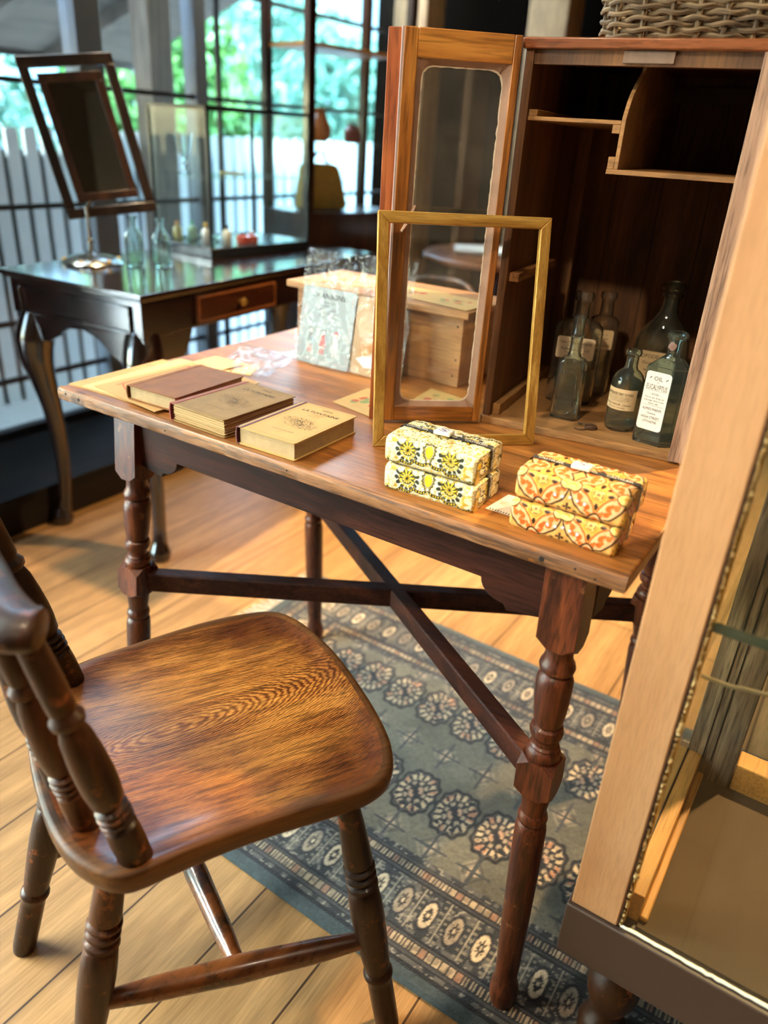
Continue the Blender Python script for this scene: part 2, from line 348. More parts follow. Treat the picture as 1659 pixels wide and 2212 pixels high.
M_PAPER = plain('aged_paper', srgb(198, 164, 112), .8, noise=.1, nscale=25, bump=.1)
M_PAPER2 = plain('old_sheet_paper', srgb(180, 140, 86), .8, noise=.14, nscale=25, bump=.1)
M_PAGE = plain('page_block', srgb(182, 154, 112), .85, noise=.2, nscale=90, bump=.4)
M_LABEL = plain('label_paper', srgb(226, 210, 184), .7, noise=.06, nscale=50, bump=.05)
M_LABEL2 = plain('cream_label_paper', srgb(214, 188, 146), .7, noise=.1, nscale=50, bump=.05)
M_INK = plain('black_ink', srgb(40, 34, 30), .7, noise=.1)
M_INKB = plain('brown_ink', srgb(92, 70, 44), .8, noise=.1)
M_REDINK = plain('red_ink', srgb(178, 84, 56), .8, noise=.1)
M_BLUEINK = plain('blue_ink', srgb(60, 66, 140), .6, noise=.1)
M_WHITE = plain('white_glaze', srgb(236, 226, 212), .25, noise=.02, coat=.5, bump=0)
M_WPAPER = plain('white_card', srgb(226, 218, 206), .7, noise=.03)
M_PLASTIC = pane('cellophane', (.97, .98, 1, 1), .07, .05, 14, (.85, .9, .95, 1))
# crinkles on the cellophane
nt_ = M_PLASTIC.node_tree
tc_ = N(nt_, 'ShaderNodeTexCoord'); nz_ = N(nt_, 'ShaderNodeTexNoise'); nz_.inputs['Scale'].default_value = 32; nz_.inputs['Detail'].default_value = 3; nz_.inputs['Distortion'].default_value = 2
bp_ = N(nt_, 'ShaderNodeBump'); bp_.inputs['Strength'].default_value = .5; bp_.inputs['Distance'].default_value = .012
nt_.links.new(tc_.outputs['Object'], nz_.inputs['Vector']); nt_.links.new(nz_.outputs['Fac'], bp_.inputs['Height'])
for n_ in nt_.nodes:
    if n_.type == 'BSDF_GLOSSY': nt_.links.new(bp_.outputs[0], n_.inputs['Normal']); n_.inputs['Roughness'].default_value = .08
M_PANE = pane('cabinet_glass', (.96, .97, .95, 1), .07, .07, 9, (.75, .72, .66, 1))
M_WPANE = pane('window_glass', (.97, .99, .99, 1), .05)
M_VPANE = pane('vitrine_glass', (.95, .985, .98, 1), .025, .03, k=.25)
M_CASEPANE = pane('case_glass', (.95, .97, .94, 1), .03, k=.2)
M_AQUA = glassmat('aqua_bottle_glass', (.80, .93, .90, 1))
M_AQUA2 = glassmat('green_bottle_glass', (.84, .93, .86, 1))
M_AQUA3 = glassmat('blue_green_bottle_glass', (.72, .91, .90, 1))
M_GREYG = glassmat('smoky_bottle_glass', (.86, .88, .84, 1))
M_CLEAR = glassmat('clear_glass', (.93, .98, .97, 1))

# ------------------------------------------------------------------ the room
def floor_mat():
    m, nt, b = mat('oak_floor'); L = nt.links
    tc = N(nt, 'ShaderNodeTexCoord'); mp = N(nt, 'ShaderNodeMapping'); mp.inputs['Rotation'].default_value = (0, 0, PI / 2); mp.inputs['Location'].default_value = (0.2, -.0215 + .0, 0)
    L.new(tc.outputs['Object'], mp.inputs['Vector'])
    br = N(nt, 'ShaderNodeTexBrick'); br.offset = .37; br.inputs['Scale'].default_value = 1; br.inputs['Brick Width'].default_value = 1.6; br.inputs['Row Height'].default_value = .153
    br.inputs['Mortar Size'].default_value = .0020; br.inputs['Mortar Smooth'].default_value = .2
    br.inputs['Color1'].default_value = srgb(184, 142, 94); br.inputs['Color2'].default_value = srgb(166, 126, 80); br.inputs['Mortar'].default_value = srgb(70, 44, 20)
    L.new(mp.outputs[0], br.inputs['Vector'])
    m2 = N(nt, 'ShaderNodeMapping'); m2.inputs['Scale'].default_value = (30, 2, 1); L.new(tc.outputs['Object'], m2.inputs['Vector'])
    nz = N(nt, 'ShaderNodeTexNoise'); nz.inputs['Scale'].default_value = 1; nz.inputs['Detail'].default_value = 8; nz.inputs['Distortion'].default_value = 1; L.new(m2.outputs[0], nz.inputs['Vector'])
    rp = N(nt, 'ShaderNodeValToRGB'); rp.color_ramp.elements[0].position = .3; rp.color_ramp.elements[0].color = (.55, .5, .42, 1); rp.color_ramp.elements[1].position = .65; rp.color_ramp.elements[1].color = (1.08, 1.05, 1.0, 1)
    L.new(nz.outputs['Fac'], rp.inputs['Fac'])
    m3 = N(nt, 'ShaderNodeMapping'); m3.inputs['Scale'].default_value = (260, 16, 1); L.new(tc.outputs['Object'], m3.inputs['Vector'])
    n3 = N(nt, 'ShaderNodeTexNoise'); n3.inputs['Scale'].default_value = 1; n3.inputs['Detail'].default_value = 3; L.new(m3.outputs[0], n3.inputs['Vector'])
    r3 = N(nt, 'ShaderNodeMapRange'); r3.inputs['From Min'].default_value = .35; r3.inputs['From Max'].default_value = .6; r3.inputs['To Min'].default_value = .8; r3.inputs['To Max'].default_value = 1.03; L.new(n3.outputs['Fac'], r3.inputs['Value'])
    x1 = N(nt, 'ShaderNodeMix', data_type='RGBA', blend_type='MULTIPLY'); x1.inputs[0].default_value = .8; L.new(br.outputs['Color'], x1.inputs[6]); L.new(rp.outputs['Color'], x1.inputs[7])
    x2 = N(nt, 'ShaderNodeMix', data_type='RGBA', blend_type='MULTIPLY'); x2.inputs[0].default_value = 1; L.new(x1.outputs[2], x2.inputs[6]); L.new(r3.outputs[0], x2.inputs[7])
    L.new(x2.outputs[2], b.inputs['Base Color']); b.inputs['Roughness'].default_value = .48; b.inputs['Coat Weight'].default_value = 0; b.inputs['Specular IOR Level'].default_value = .35
    bp = N(nt, 'ShaderNodeBump'); bp.inputs['Strength'].default_value = .25; bp.inputs['Distance'].default_value = .001; L.new(n3.outputs['Fac'], bp.inputs['Height']); L.new(bp.outputs[0], b.inputs['Normal'])
    return m
struct('floor', bx(BM(), -2.5, 2.6, -1.9, 3.9, -.05, 0), floor_mat())
M_PLASTER = plain('dark_plaster', srgb(120, 96, 72), .9, noise=.08, nscale=6)
M_DWALL = plain('black_brown_wall', srgb(12, 10, 9), 1, spec=0, noise=.2, nscale=5)
M_COL = wood('pale_column_wood', srgb(118, 92, 66), srgb(150, 122, 90), srgb(170, 142, 108), 2, fine=200, band=8, rough=.6)
struct('ceiling', bx(BM(), -2.6, 2.6, -1.9, 3.9, 2.7, 2.8), M_PLASTER)
struct('wall_back', bx(BM(), -2.6, 2.6, 3.8, 3.9, 0, 2.7), M_DWALL)
struct('wall_right', bx(BM(), 2.5, 2.6, -1.9, 3.8, 0, 2.7), M_PLASTER)
struct('wall_front', bx(BM(), -2.6, 2.5, -1.9, -1.8, 0, 2.7), M_PLASTER)
for k, x in enumerate((-2.215, -1.535)):
    struct('trim_%d' % (k + 1), bx(BM(), x - .09, x + .09, 3.5, 3.66, 0, 2.7), M_COL, bevel=.006)
# window wall: low dark ledge, glazing with thin glazing bars, big grey-blue posts
M_LEDGE = wood('ledge_wood', srgb(12, 8, 7), srgb(22, 14, 11), srgb(32, 20, 15), 1, fine=120, band=10, rough=.6, coat=0, bump=.05, spec=.2)
M_POST = plain('grey_blue_paint', srgb(104, 116, 134), .5, noise=.1, nscale=15)
M_BAR = plain('dark_glazing_bar', srgb(44, 46, 52), .45, noise=.1)
struct('wall_left', bx(BM(), -2.5, -1.995, -1.9, 3.9, 0, .12), M_LEDGE, bevel=.004)
def window(n, y0, y1, bars):
    f = BM()
    for z in (.313, .505, .87, 1.235, 1.6, 1.965): bx(f, -2.458, -2.442, y0, y1, z - .008, z + .008)
    for y in bars: bx(f, -2.458, -2.442, y - .009, y + .009, .12, 2.3)
    bx(f, -2.47, -2.43, y0, y1, .12, .145); bx(f, -2.47, -2.43, y0, y1, 2.28, 2.32)
    o = struct('window_%d' % n, f, M_BAR)
    g = obj('window_glass', bx(BM(), -2.452, -2.448, y0, y1, .145, 2.28), M_WPANE, o)
window(1, -1.9, .40, (-1.2, -.4)); window(4, 1.15, 1.83, ())
struct('trim_6', bx(BM(), -2.52, -2.40, .40, 1.15, .12, 2.4), M_DWALL); window(2, 1.93, 2.36, ()); window(3, 2.40, 3.9, (2.49,))  # dark pier is added out of view, keeps bright window reflections off the desk end
for k, (y0, y1, x0) in enumerate(((1.83, 1.93, -2.50), (2.345, 2.405, -2.49))):
    struct('trim_%d' % (k + 3), bx(BM(), x0, -2.42, y0, y1, .12, 2.5), M_POST, bevel=.004)
struct('trim_5', bx(BM(), -2.52, -2.40, -1.9, 3.9, 2.3, 2.7), M_DWALL)

# ------------------------------------------------------------------ outdoors
M_GROUND = plain('gravel', srgb(205, 203, 196), .9, noise=.3, nscale=60, bump=.5)
struct('ground', bx(BM(), -14, -2.55, -6, 16, -.3, -.08), M_GROUND)
M_PICK = plain('white_fence_paint', srgb(216, 222, 226), .6, noise=.08, nscale=12)
M_PICK2 = plain('grey_fence_wood', srgb(70, 66, 66), .8, noise=.2, nscale=20)
fence = thing('picket_fence', 'white painted picket fence standing outside the window', 'fence', (-3.3, 1.6, -.08))
y = .1; k = 0
while y < 5.4:
    h = 1.09 + .004 * math.sin(k * 2.1)
    obj('picket', prism(BM(), [(y, -.08), (y + .058, -.08), (y + .058, h - .012), (y + .05, h), (y + .008, h), (y, h - .012)], 0, .018, Matrix(((0, 0, 1, -3.3), (1, 0, 0, 0), (0, 1, 0, 0), (0, 0, 0, 1)))), M_PICK, fence)
    y += .086; k += 1
b = BM(); bx(b, -3.34, -3.302, 0, 5.5, .12, .18); bx(b, -3.34, -3.302, 0, 5.5, .80, .86); obj('rail', b, M_PICK2, fence)
obj('backing_board', bx(BM(), -3.37, -3.345, 0, 5.5, -.08, 1.0), M_PICK2, fence)
def leafmat(name, c1, c2):
    m, nt, b_ = mat(name); tc = N(nt, 'ShaderNodeTexCoord'); nz = N(nt, 'ShaderNodeTexNoise'); nz.inputs['Scale'].default_value = 4; nz.inputs['Detail'].default_value = 4
    nt.links.new(tc.outputs['Object'], nz.inputs['Vector']); rp = N(nt, 'ShaderNodeValToRGB'); rp.color_ramp.elements[0].color = c1; rp.color_ramp.elements[1].color = c2
    rp.color_ramp.elements[0].position = .35; rp.color_ramp.elements[1].position = .65
    nt.links.new(nz.outputs['Fac'], rp.inputs['Fac']); nt.links.new(rp.outputs['Color'], b_.inputs['Base Color']); b_.inputs['Roughness'].default_value = .5
    b_.inputs['Subsurface Weight'].default_value = 0; b_.inputs['Transmission Weight'].default_value = .0
    return m
LEAF = [leafmat('bright_leaf', srgb(44, 100, 48), srgb(104, 168, 80)), leafmat('sea_green_leaf', srgb(60, 112, 96), srgb(112, 164, 144)), leafmat('deep_leaf', srgb(70, 120, 96), srgb(140, 184, 150))]
def bush(name, label, cx, cy, cz, rx, ry, rz, n, m, size=.06, trunk=True):
    t = thing(name, label, 'bush', (cx, cy, -.08))
    vs, fs = [], []
    for i in range(n):
        a = rng.normal(size=3); a /= np.linalg.norm(a); r = .55 + .5 * rng.random()
        p = np.array([cx, cy, cz]) + a * r * np.array([rx, ry, rz]); 
        if p[2] < 0: continue
        d = rng.normal(size=3); d /= np.linalg.norm(d); e = np.cross(d, rng.normal(size=3)); e /= np.linalg.norm(e); s = size * (.6 + .8 * rng.random())
        k0 = len(vs); vs += [p - d * s, p + e * s * .45, p + d * s, p - e * s * .45]; fs.append((k0, k0 + 1, k0 + 2, k0 + 3))
    me = bpy.data.meshes.new('foliage'); me.from_pydata([tuple(v) for v in vs], [], fs); obj('foliage', me, m, t)
    bm = BM()
    for k in range(5):
        a = 2 * PI * k / 5; tube(bm, [(cx + .05 * math.cos(a), cy + .05 * math.sin(a), -.08), (cx + rx * .3 * math.cos(a), cy + ry * .3 * math.sin(a), cz * .6), (cx + rx * .6 * math.cos(a), cy + ry * .6 * math.sin(a), cz + rz * .3)], [.03, .02, .008], 6)
    obj('stem', bm, M_PICK2, t)
bush('garden_bush', 'bright green bush beyond the fence at the left edge', -5.0, 2.3, 1.0, .7, 1.1, .75, 5000, LEAF[1])
bush('garden_bush', 'sunlit yellow-green bush right of the wide window post', -5.0, 4.45, 1.2, .7, .72, .9, 5200, LEAF[0])
bush('garden_bush', 'tall green bush behind the brown veranda post', -5.6, 6.05, 1.5, .7, .68, 1.3, 4200, LEAF[1])
bush('garden_bush', 'sea green shrub seen through the upper glass vitrine', -6.4, 8.0, 1.35, 1.0, 1.05, 1.0, 6000, LEAF[1], .08)
bush('garden_bush', 'deep green shrub behind the tall display cabinet', -6.2, 10.5, 1.4, .9, 1.2, 1.1, 5000, LEAF[2], .08)
M_WALLO = plain('pale_blue_grey_render', srgb(128, 150, 160), .8, noise=.08, nscale=3)
tag(obj('garden_building', bx(BM(), -11.5, -10.5, 2, 16, -.1, 4.2), M_WALLO), 'pale grey-blue building wall far beyond the garden', 'building')
M_EAVE = wood('dark_eave_wood', srgb(36, 34, 34), srgb(56, 52, 50), srgb(74, 68, 64), 1, fine=60, band=8, rough=.8)
ver = thing('veranda_roof', 'dark timber veranda roof over the garden fence', 'roof', (-3.4, 2, 1.5))
b = BM(); beam(b, (-2.6, .8, 1.95), (-4.1, .8, 1.45), 5.3, .05); obj('roof_boards', b, M_EAVE, ver)
for k in range(9):
    y = -1.5 + .55 * k; obj('rafter', beam(BM(), (-2.6, y, 1.89), (-4.1, y, 1.40), .06, .07), M_EAVE, ver)
obj('gutter', bx(BM(), -4.14, -4.08, -1.9, 3.5, 1.40, 1.47), M_EAVE, ver)
M_VPOST = wood('grey_brown_post_wood', srgb(84, 76, 72), srgb(112, 104, 98), srgb(134, 126, 118), 2, fine=80, band=10, rough=.7)
tag(obj('veranda_post', bx(BM(), -3.12, -3.0, 2.64, 2.77, -.1, 1.8), M_VPOST, bevel=.006), 'square grey-brown veranda post outside, left of the glass vitrine', 'post')

# ------------------------------------------------------------------ rug
RX0, RX1, RY0, RY1 = -1.13, .42, .645, 1.495
def rug_col(U, V):
    x = RX0 + (RX1 - RX0) * U; yy = V * (RY1 - RY0); half = (RY1 - RY0) / 2
    e = np.minimum(yy, (RY1 - RY0) - yy)                       # distance from the long edge
    ex = np.minimum(x - RX0, RX1 - x) ; d = np.minimum(e, ex)
    along = np.where(e < ex, x, yy)
    n1 = vnoise(x * 90, yy * 90); n2 = vnoise(x * 14, yy * 14, 3); n3 = vnoise(x * 230, yy * 230, 5)
    field = np.array([104, 100, 86.]); img = np.ones(U.shape + (3,)) * field * (.78 + .32 * n2[..., None])
    navy = [30, 30, 36]; cream = [206, 184, 152]; peach = [178, 128, 98]; teal = [62, 72, 74]; grey = [104, 104, 100]
    # field: rows of guls
    cx0, px = -.842 + .0875 * 20, .0875
    def rows(y0, kind):
        nonlocal img
        kx = np.round((x - (-.8425)) / px); dx = x - (-.8425 + kx * px); dy = yy + RY0 - y0
        sel = (np.abs(dy) < .06) & (kx > -2.5) & (kx < 13.5)
        if kind == 0:
            ang = np.arctan2(dy / 1.35, dx); r = (np.abs(dx / .036) ** 2.6 + np.abs(dy / .050) ** 2.6) ** (1 / 2.6)
            wob = 1 + .05 * np.cos(ang * 12); rr = r / wob
            img = over(img, sel * sm(rr - 1.17, .06), [24, 23, 26])
            img = over(img, sel * sm(rr - 1.02, .05), [92, 86, 78])
            petal = (np.cos(ang * 16 + 3 * (n2 - .5)) > -.25) & (np.abs(rr - .80) < .15 + .05 * (n1 - .5)); alt = (np.cos(ang * 3 + kx) > .3)
            img = over(img, sel * sm(np.abs(rr - .80) - .15, .06), navy)
            img = over(img, sel * petal * (n1 > .22), [196, 172, 138])
            img = over(img, sel * petal * alt * (n1 > .5), peach)
            img = over(img, sel * sm(rr - .62, .06), navy)
            img = over(img, sel * sm(np.abs(rr - .48) - .09, .05) * (np.cos(ang * 8) > -.2), [170, 150, 124])
            img = over(img, sel * sm(rr - .34, .06) * ((dx * dy) > 0), [188, 150, 120])
            img = over(img, sel * sm(rr - .16, .05), navy)
        else:
            a = np.abs(dx), np.abs(dy)
            dia = a[0] / .028 + a[1] / .036
            img = over(img, sel * sm(dia - 1, .2) * (n1 > .45), [140, 130, 112])
            img = over(img, sel * sm(np.abs(dia - .75) - .1, .15), navy) * .35 + img * .65
            img = over(img, sel * sm(dia - .45, .15) * (n1 > .3), [176, 150, 124])
            img = over(img, sel * ((a[0] < .003) | (a[1] < .003)) * (dia < 1.25), [60, 62, 64])
    for y0 in (.972, 1.207): rows(y0, 0)
    for y0 in (.878, 1.09, 1.29): rows(y0, 1)
    # borders
    def band(lo, hi, c, a=1.):
        nonlocal img
        img = over(img, ((d >= lo) & (d < hi)) * a, c)
    band(-1, .205, [46, 47, 50])
    spk = (n1 > .56) & (d < .205); img = over(img, spk * .7, [108, 104, 96])
    spk = (n3 > .8) & (d < .205); img = over(img, spk * .8, [150, 140, 124])
    band(-1, .022, teal); band(.022, .030, navy)
    for c0 in (.055, .178):                                   # dash rows
        band(c0 - .016, c0 + .016, [70, 68, 68]); band(c0 - .018, c0 - .0145, navy); band(c0 + .0145, c0 + .018, navy)
        band(c0 - .011, c0 + .011, [40, 38, 40])
        ph = (along / .0128) % 1; kk = np.floor(along / .0128)
        m = (np.abs(d - c0) < .0072) & (ph > .14) & (ph < .86) & ~((ph > .46) & (ph < .58))
        img = over(img, m * (.75 + .25 * (n1 > .4)), [178, 156, 126]); img = over(img, (m & (kk % 5 < 1)) * 1., [150, 112, 88])
    c0 = .117                                                  # oval row
    P = .0485; kk = np.round(along / P); da = along - kk * P; dd = d - c0
    m = (np.abs(dd) < .042)
    r = np.sqrt((da / .0115) ** 2 + (dd / .026) ** 2)
    dim = (kk % 2 == 0)
    img = over(img, m * sm(r - 1.25, .15), navy)
    img = over(img, m * sm(r - 1, .1), cream); img = over(img, m * dim * sm(r - 1, .1) * .55, [110, 100, 88])
    ang = np.arctan2(dd, da)
    img = over(img, m * sm(r - (.35 + .3 * np.cos(ang * 6) ** 2), .1), [44, 40, 40])
    img = over(img, m * sm(r - .2, .1), cream)
    img = over(img, m * (np.abs(np.abs(da) - P / 2) < .0014), [150, 140, 122])
    img = over(img, m * (np.abs((np.abs(da) - .018)) < .003) * (np.sin(dd * 500) > .3), [120, 112, 98])
    img *= (.86 + .22 * n3[..., None])
    return img
rug = thing('patterned_rug', 'grey-blue oriental rug with rows of cream medallions under the oak table', 'rug', (-.35, 1.07, 0))
me = grid_mesh('pile', lambda U, V: (RX0 + (RX1 - RX0) * U, RY0 + (RY1 - RY0) * V + .004 * np.sin(U * 9), .009 + .0006 * vnoise(U * 60, V * 40) - .006 * (np.minimum(V, 1 - V) < .004)), rug_col, 600, 330)
obj('pile', me, painted('rug_pile', .95, .1, fuzz=.9, sheen=.35, noise=.06, nscale=160), rug)
obj('backing', bx(BM(), RX0 + .002, RX1 - .002, RY0 + .006, RY1 - .006, 0, .008), plain('rug_backing', srgb(60, 76, 84), .95), rug)
b = BM()
for k in range(120):
    yk = RY0 + .01 + (RY1 - RY0 - .02) * k / 119
    tube(b, [(RX0 + .004, yk, .006), (RX0 - .025, yk + .004 * rng.normal(), .004), (RX0 - .05 - .01 * rng.random(), yk + .006 * rng.normal(), .0015)], [.0018, .0016, .001], 4)
f_ = obj('fringe', b, plain('fringe_cotton', srgb(206, 196, 176), .95), rug); f_['kind'] = 'stuff'

# ------------------------------------------------------------------ the oak table
T = thing('side_table', 'oak side table with turned legs and an X stretcher standing on the rug', 'table', (-.58, .98, .0))
TX0, TX1, TY0, TY1, TZ = -1.12, -.147, .735, 1.50, .740
b = BM(); bx(b, TX0, TX1, TY0 + .001, TY1, TZ - .021, TZ)
o = obj('table_top', b, M_TOP, T, bevel=.0035, seg=3)
# the front edge: a worn strip following the top's profile
b = BM()
nx = 80
for i in range(nx + 1):
    x = TX0 + .0004 + (TX1 - TX0 - .0008) * i / nx
    w = .0009 * math.sin(i * 1.7) + .0007 * math.sin(i * .63 + 1)
    ring = [b.verts.new(p) for p in ((x, TY0 + .010, TZ + .0003), (x, TY0 + .003, TZ - .0002), (x, TY0 + w, TZ - .0035 + w), (x, TY0 - .0006 + w * .5, TZ - .011), (x, TY0 + w, TZ - .0185), (x, TY0 + .004, TZ - .0215))]
    if i:
        for k in range(5): b.faces.new((prev[k], ring[k], ring[k + 1], prev[k + 1]))
    prev = ring
obj('front_edge', b, M_EDGE, T)['label'] = 'pale knocked and worn front edge'
M_HOLE = plain('hole_black', srgb(24, 16, 12), .9)
for (x, z, r) in ((-.245, .729, .0034), (-.182, .727, .0024), (-.205, .731, .0016), (-1.065, .730, .003), (-1.098, .733, .002), (-1.05, .727, .0015), (-.62, .731, .0013), (-.86, .728, .0016)):
    obj('worm_hole', lathe(BM(), [(r, 0), (r * .8, .0006)], 12, frame_of((x, TY0 - .0004, z), (x, TY0 - 1, z))), M_HOLE, T)
def block(bm, cx, cy, z0, z1, w, ch=.011):      # square block whose corners are cut away at both ends
    h = w / 2; c = h * .62
    def ring(z, cut):
        pts = [(h - cut, -h), (h, -h + cut), (h, h - cut), (h - cut, h), (-h + cut, h), (-h, h - cut), (-h, -h + cut), (-h + cut, -h)]
        return [bm.verts.new((cx + px_, cy + py_, z)) for px_, py_ in pts]
    rs = [ring(z0, c), ring(z0 + ch, .0006), ring(z1 - ch, .0006), ring(z1, c)]
    for i in range(3):
        for k in range(8): bm.faces.new((rs[i][k], rs[i][(k + 1) % 8], rs[i + 1][(k + 1) % 8], rs[i + 1][k]))
    bm.faces.new(list(reversed(rs[0]))); bm.faces.new(rs[-1])
LEGP = [(.0190, .622), (.0175, .604), (.0170, .598), (.0185, .590), (.0212, .586), (.0226, .581), (.0212, .576), (.0176, .5735), (.0170, .572), (.0205, .569), (.0228, .562), (.0231, .553), (.0222, .533), (.0203, .512), (.0182, .499), (.0160, .4965), (.0160, .495), (.0200, .4925), (.0218, .486), (.0205, .480), (.0172, .4765), (.0158, .472), (.0164, .467), (.0190, .4645), (.0190, .463), (.0178, .462), (.0208, .459), (.0226, .4535), (.0218, .448), (.0190, .442)]
LEGP2 = [(.0200, .388), (.0190, .380), (.0180, .372), (.0165, .362), (.0162, .357), (.0188, .3535), (.0203, .348), (.0188, .3425), (.0168, .3405), (.0168, .339), (.0196, .336), (.0210, .328), (.0210, .31), (.0207, .25), (.0196, .18), (.0178, .10), (.0165, .062), (.0160, .052), (.0172, .044), (.0200, .034), (.0212, .024), (.0205, .012), (.0180, .0)]
legs_xy = {'fl': ((-.968, .768), (-.972, .706)), 'fr': ((-.216, .768), (-.181, .708)), 'bl': ((-.950, 1.205), (-.962, 1.250)), 'br': ((-.216, 1.205), (-.181, 1.250))}
def legpt(key, z):
    (x0, y0), (x1, y1) = legs_xy[key]; t = (.7 - z) / .7; return x0 + (x1 - x0) * t, y0 + (y1 - y0) * t
fz = .009
for key in legs_xy:
    b = BM()
    S = lambda prof: [(r, z) for r, z in prof]
    for prof in (LEGP, LEGP2):
        k0 = len(b.verts); lathe(b, prof, 40)
    def shear(vs):
        for v in vs:
            x, y_ = legpt(key, v.co.z); v.co.x += x; v.co.y += y_
            if key[0] == 'b' or key[0] == 'f': v.co.z = fz + (v.co.z) * (TZ - .021 - fz) / (TZ - .021)
    block(b, 0, 0, .612, .7290, .049); block(b, 0, 0, .392, .446, .0485, .009)
    shear(b.verts)
    obj('leg', b, M_LEG, T, sharp=32)
# aprons: shaped boards between the leg blocks
def apron(a, b_, thick, name='apron'):
    a = Vector(a); b_ = Vector(b_); L_ = (b_ - a).length; d = (b_ - a).normalized(); n = Vector((-d.y, d.x, 0))
    pts = [(0, .7185), (0, .640), (.045, .632), (.050, .640)]
    for k in range(7):
        t = k / 6 * PI / 2; pts.append((.050 + .034 * math.sin(t), .640 + .026 * (1 - math.cos(t))))
    right = [(L_ - x, z) for x, z in reversed(pts)]
    out = pts[1:] + right[:-1] + [(L_, .7185), (0, .7185)]
    out = [p for i, p in enumerate(out) if i == 0 or (Vector(p) - Vector(out[i - 1])).length > 1e-5]
    M_ = Matrix(((d.x, 0, n.x, a.x), (d.y, 0, n.y, a.y), (0, 1, 0, 0), (0, 0, 0, 1)))
    obj(name, prism(BM(), out, 0, thick, M_), M_DARK, T, bevel=.0012)
apron((-.945, .754, 0), (-.240, .754, 0), .020); apron((-.928, 1.200, 0), (-.240, 1.200, 0), .018)
apron((-.960, .792, 0), (-.960, 1.182, 0), -.018); apron((-.207, .792, 0), (-.207, 1.182, 0), -.018)
def lp(k, z): x, y_ = legpt(k, z); return Vector((x, y_, z))
z_ = .418
for a, c_ in (('fl', 'br'), ('fr', 'bl')):
    A, B_ = lp(a, z_), lp(c_, z_); d = (B_ - A).normalized()
    zoff = .0005 if a == 'fl' else 0
    obj('stretcher', beam(BM(), A + d * .020 + Vector((0, 0, zoff)), B_ - d * .020 + Vector((0, 0, zoff)), .026, .036), M_DARK, T, bevel=.003)

# ------------------------------------------------------------------ the chair in front
CH = thing('windsor_chair', 'worn elm-seated low-back chair with turned dark spindles, nearest the camera at lower left', 'chair', (-.58, .52, 0))
fwd = Vector((.488, .872, 0)); rgt = Vector((.872, -.488, 0)); SC = Vector((-.585, .54, 0))
seat_pts = [(-.817, .507), (-.789, .595), (-.755, .683), (-.722, .742), (-.687, .781), (-.644, .787), (-.587, .773), (-.522, .746), (-.440, .699), (-.385, .660), (-.357, .631), (-.343, .604), (-.345, .574), (-.362, .540), (-.405, .472), (-.436, .418), (-.464, .358), (-.476, .330), (-.488, .313), (-.511, .303), (-.554, .300), (-.607, .312), (-.675, .341), (-.734, .373), (-.783, .408), (-.812, .450)]
out = [Vector((p.x, p.y, 0)) for p in smoothpath([(x, y_, 0) for x, y_ in seat_pts], 5, True)]
b = BM(); rings = []
prof = [(.90, .418), (.975, .4185), (.99, .4235), (.997, .432), (1.0, .442), (.996, .4470), (.985, .4500), (.965, .4505), (.94, .4490), (.90, .4460), (.84, .4425), (.74, .4400), (.6, .4385), (.42, .438), (.22, .4385), (.07, .4387)]
for s, z in prof:
    ring = []
    for p in out:
        q = SC + (p - SC) * s; loc_f = (q - SC).dot(fwd) / .19; loc_r = (q - SC).dot(rgt) / .2
        zz = z
        if z > .4375 and s < .97:       # saddle: higher towards the back rim and a soft ridge to the front
            zz = z + .0035 * max(0, -loc_f) * (s < .97) + .003 * max(0, loc_f) * math.exp(-(loc_r * 3) ** 2)
            zz = min(zz, .4503)
        ring.append(b.verts.new((q.x, q.y, zz)))
    rings.append(ring)
n = len(out)
nt_ = M_SEAT.node_tree; bs_ = nt_.nodes['Principled BSDF']; src_ = bs_.inputs['Base Color'].links[0].from_socket
tc_ = N(nt_, 'ShaderNodeTexCoord'); mp_ = N(nt_, 'ShaderNodeMapping'); mp_.inputs['Location'].default_value = (.0, -.035, 0); mp_.inputs['Scale'].default_value = (5.2, 5.0, 0)
nt_.links.new(tc_.outputs['Object'], mp_.inputs['Vector']); ln_ = N(nt_, 'ShaderNodeVectorMath', operation='LENGTH'); nt_.links.new(mp_.outputs[0], ln_.inputs[0])
nz_ = N(nt_, 'ShaderNodeTexNoise'); nz_.inputs['Scale'].default_value = 14; nz_.inputs['Detail'].default_value = 7; nt_.links.new(tc_.outputs['Object'], nz_.inputs['Vector'])
ad_ = N(nt_, 'ShaderNodeMath', operation='MULTIPLY_ADD'); ad_.inputs[1].default_value = .7; nt_.links.new(nz_.outputs['Fac'], ad_.inputs[0]); nt_.links.new(ln_.outputs['Value'], ad_.inputs[2])
mr_ = N(nt_, 'ShaderNodeMapRange'); mr_.inputs['From Min'].default_value = 1.05; mr_.inputs['From Max'].default_value = 1.42; nt_.links.new(ad_.outputs[0], mr_.inputs['Value'])
mx_ = N(nt_, 'ShaderNodeMix', data_type='RGBA', blend_type='MULTIPLY'); mx_.inputs[7].default_value = (.30, .20, .13, 1); nt_.links.new(mr_.outputs[0], mx_.inputs[0]); nt_.links.new(src_, mx_.inputs[6]); nt_.links.new(mx_.outputs[2], bs_.inputs['Base Color'])
for i in range(len(rings) - 1):
    mi = 0 if i >= 8 else 1
    for k in range(n): b.faces.new((rings[i][k], rings[i][(k + 1) % n], rings[i + 1][(k + 1) % n], rings[i + 1][k])).material_index = mi
b.faces.new(rings[-1]); f = b.faces.new(list(reversed(rings[0]))); f.material_index = 1
for v in b.verts: v.co = v.co - SC
Rz = Matrix(((rgt.x, rgt.y, 0, 0), (fwd.x, fwd.y, 0, 0), (0, 0, 1, 0), (0, 0, 0, 1)))
for v in b.verts: v.co = Rz @ v.co
seat = obj('seat', b, [M_SEAT, M_SEATRIM], None, sharp=60)
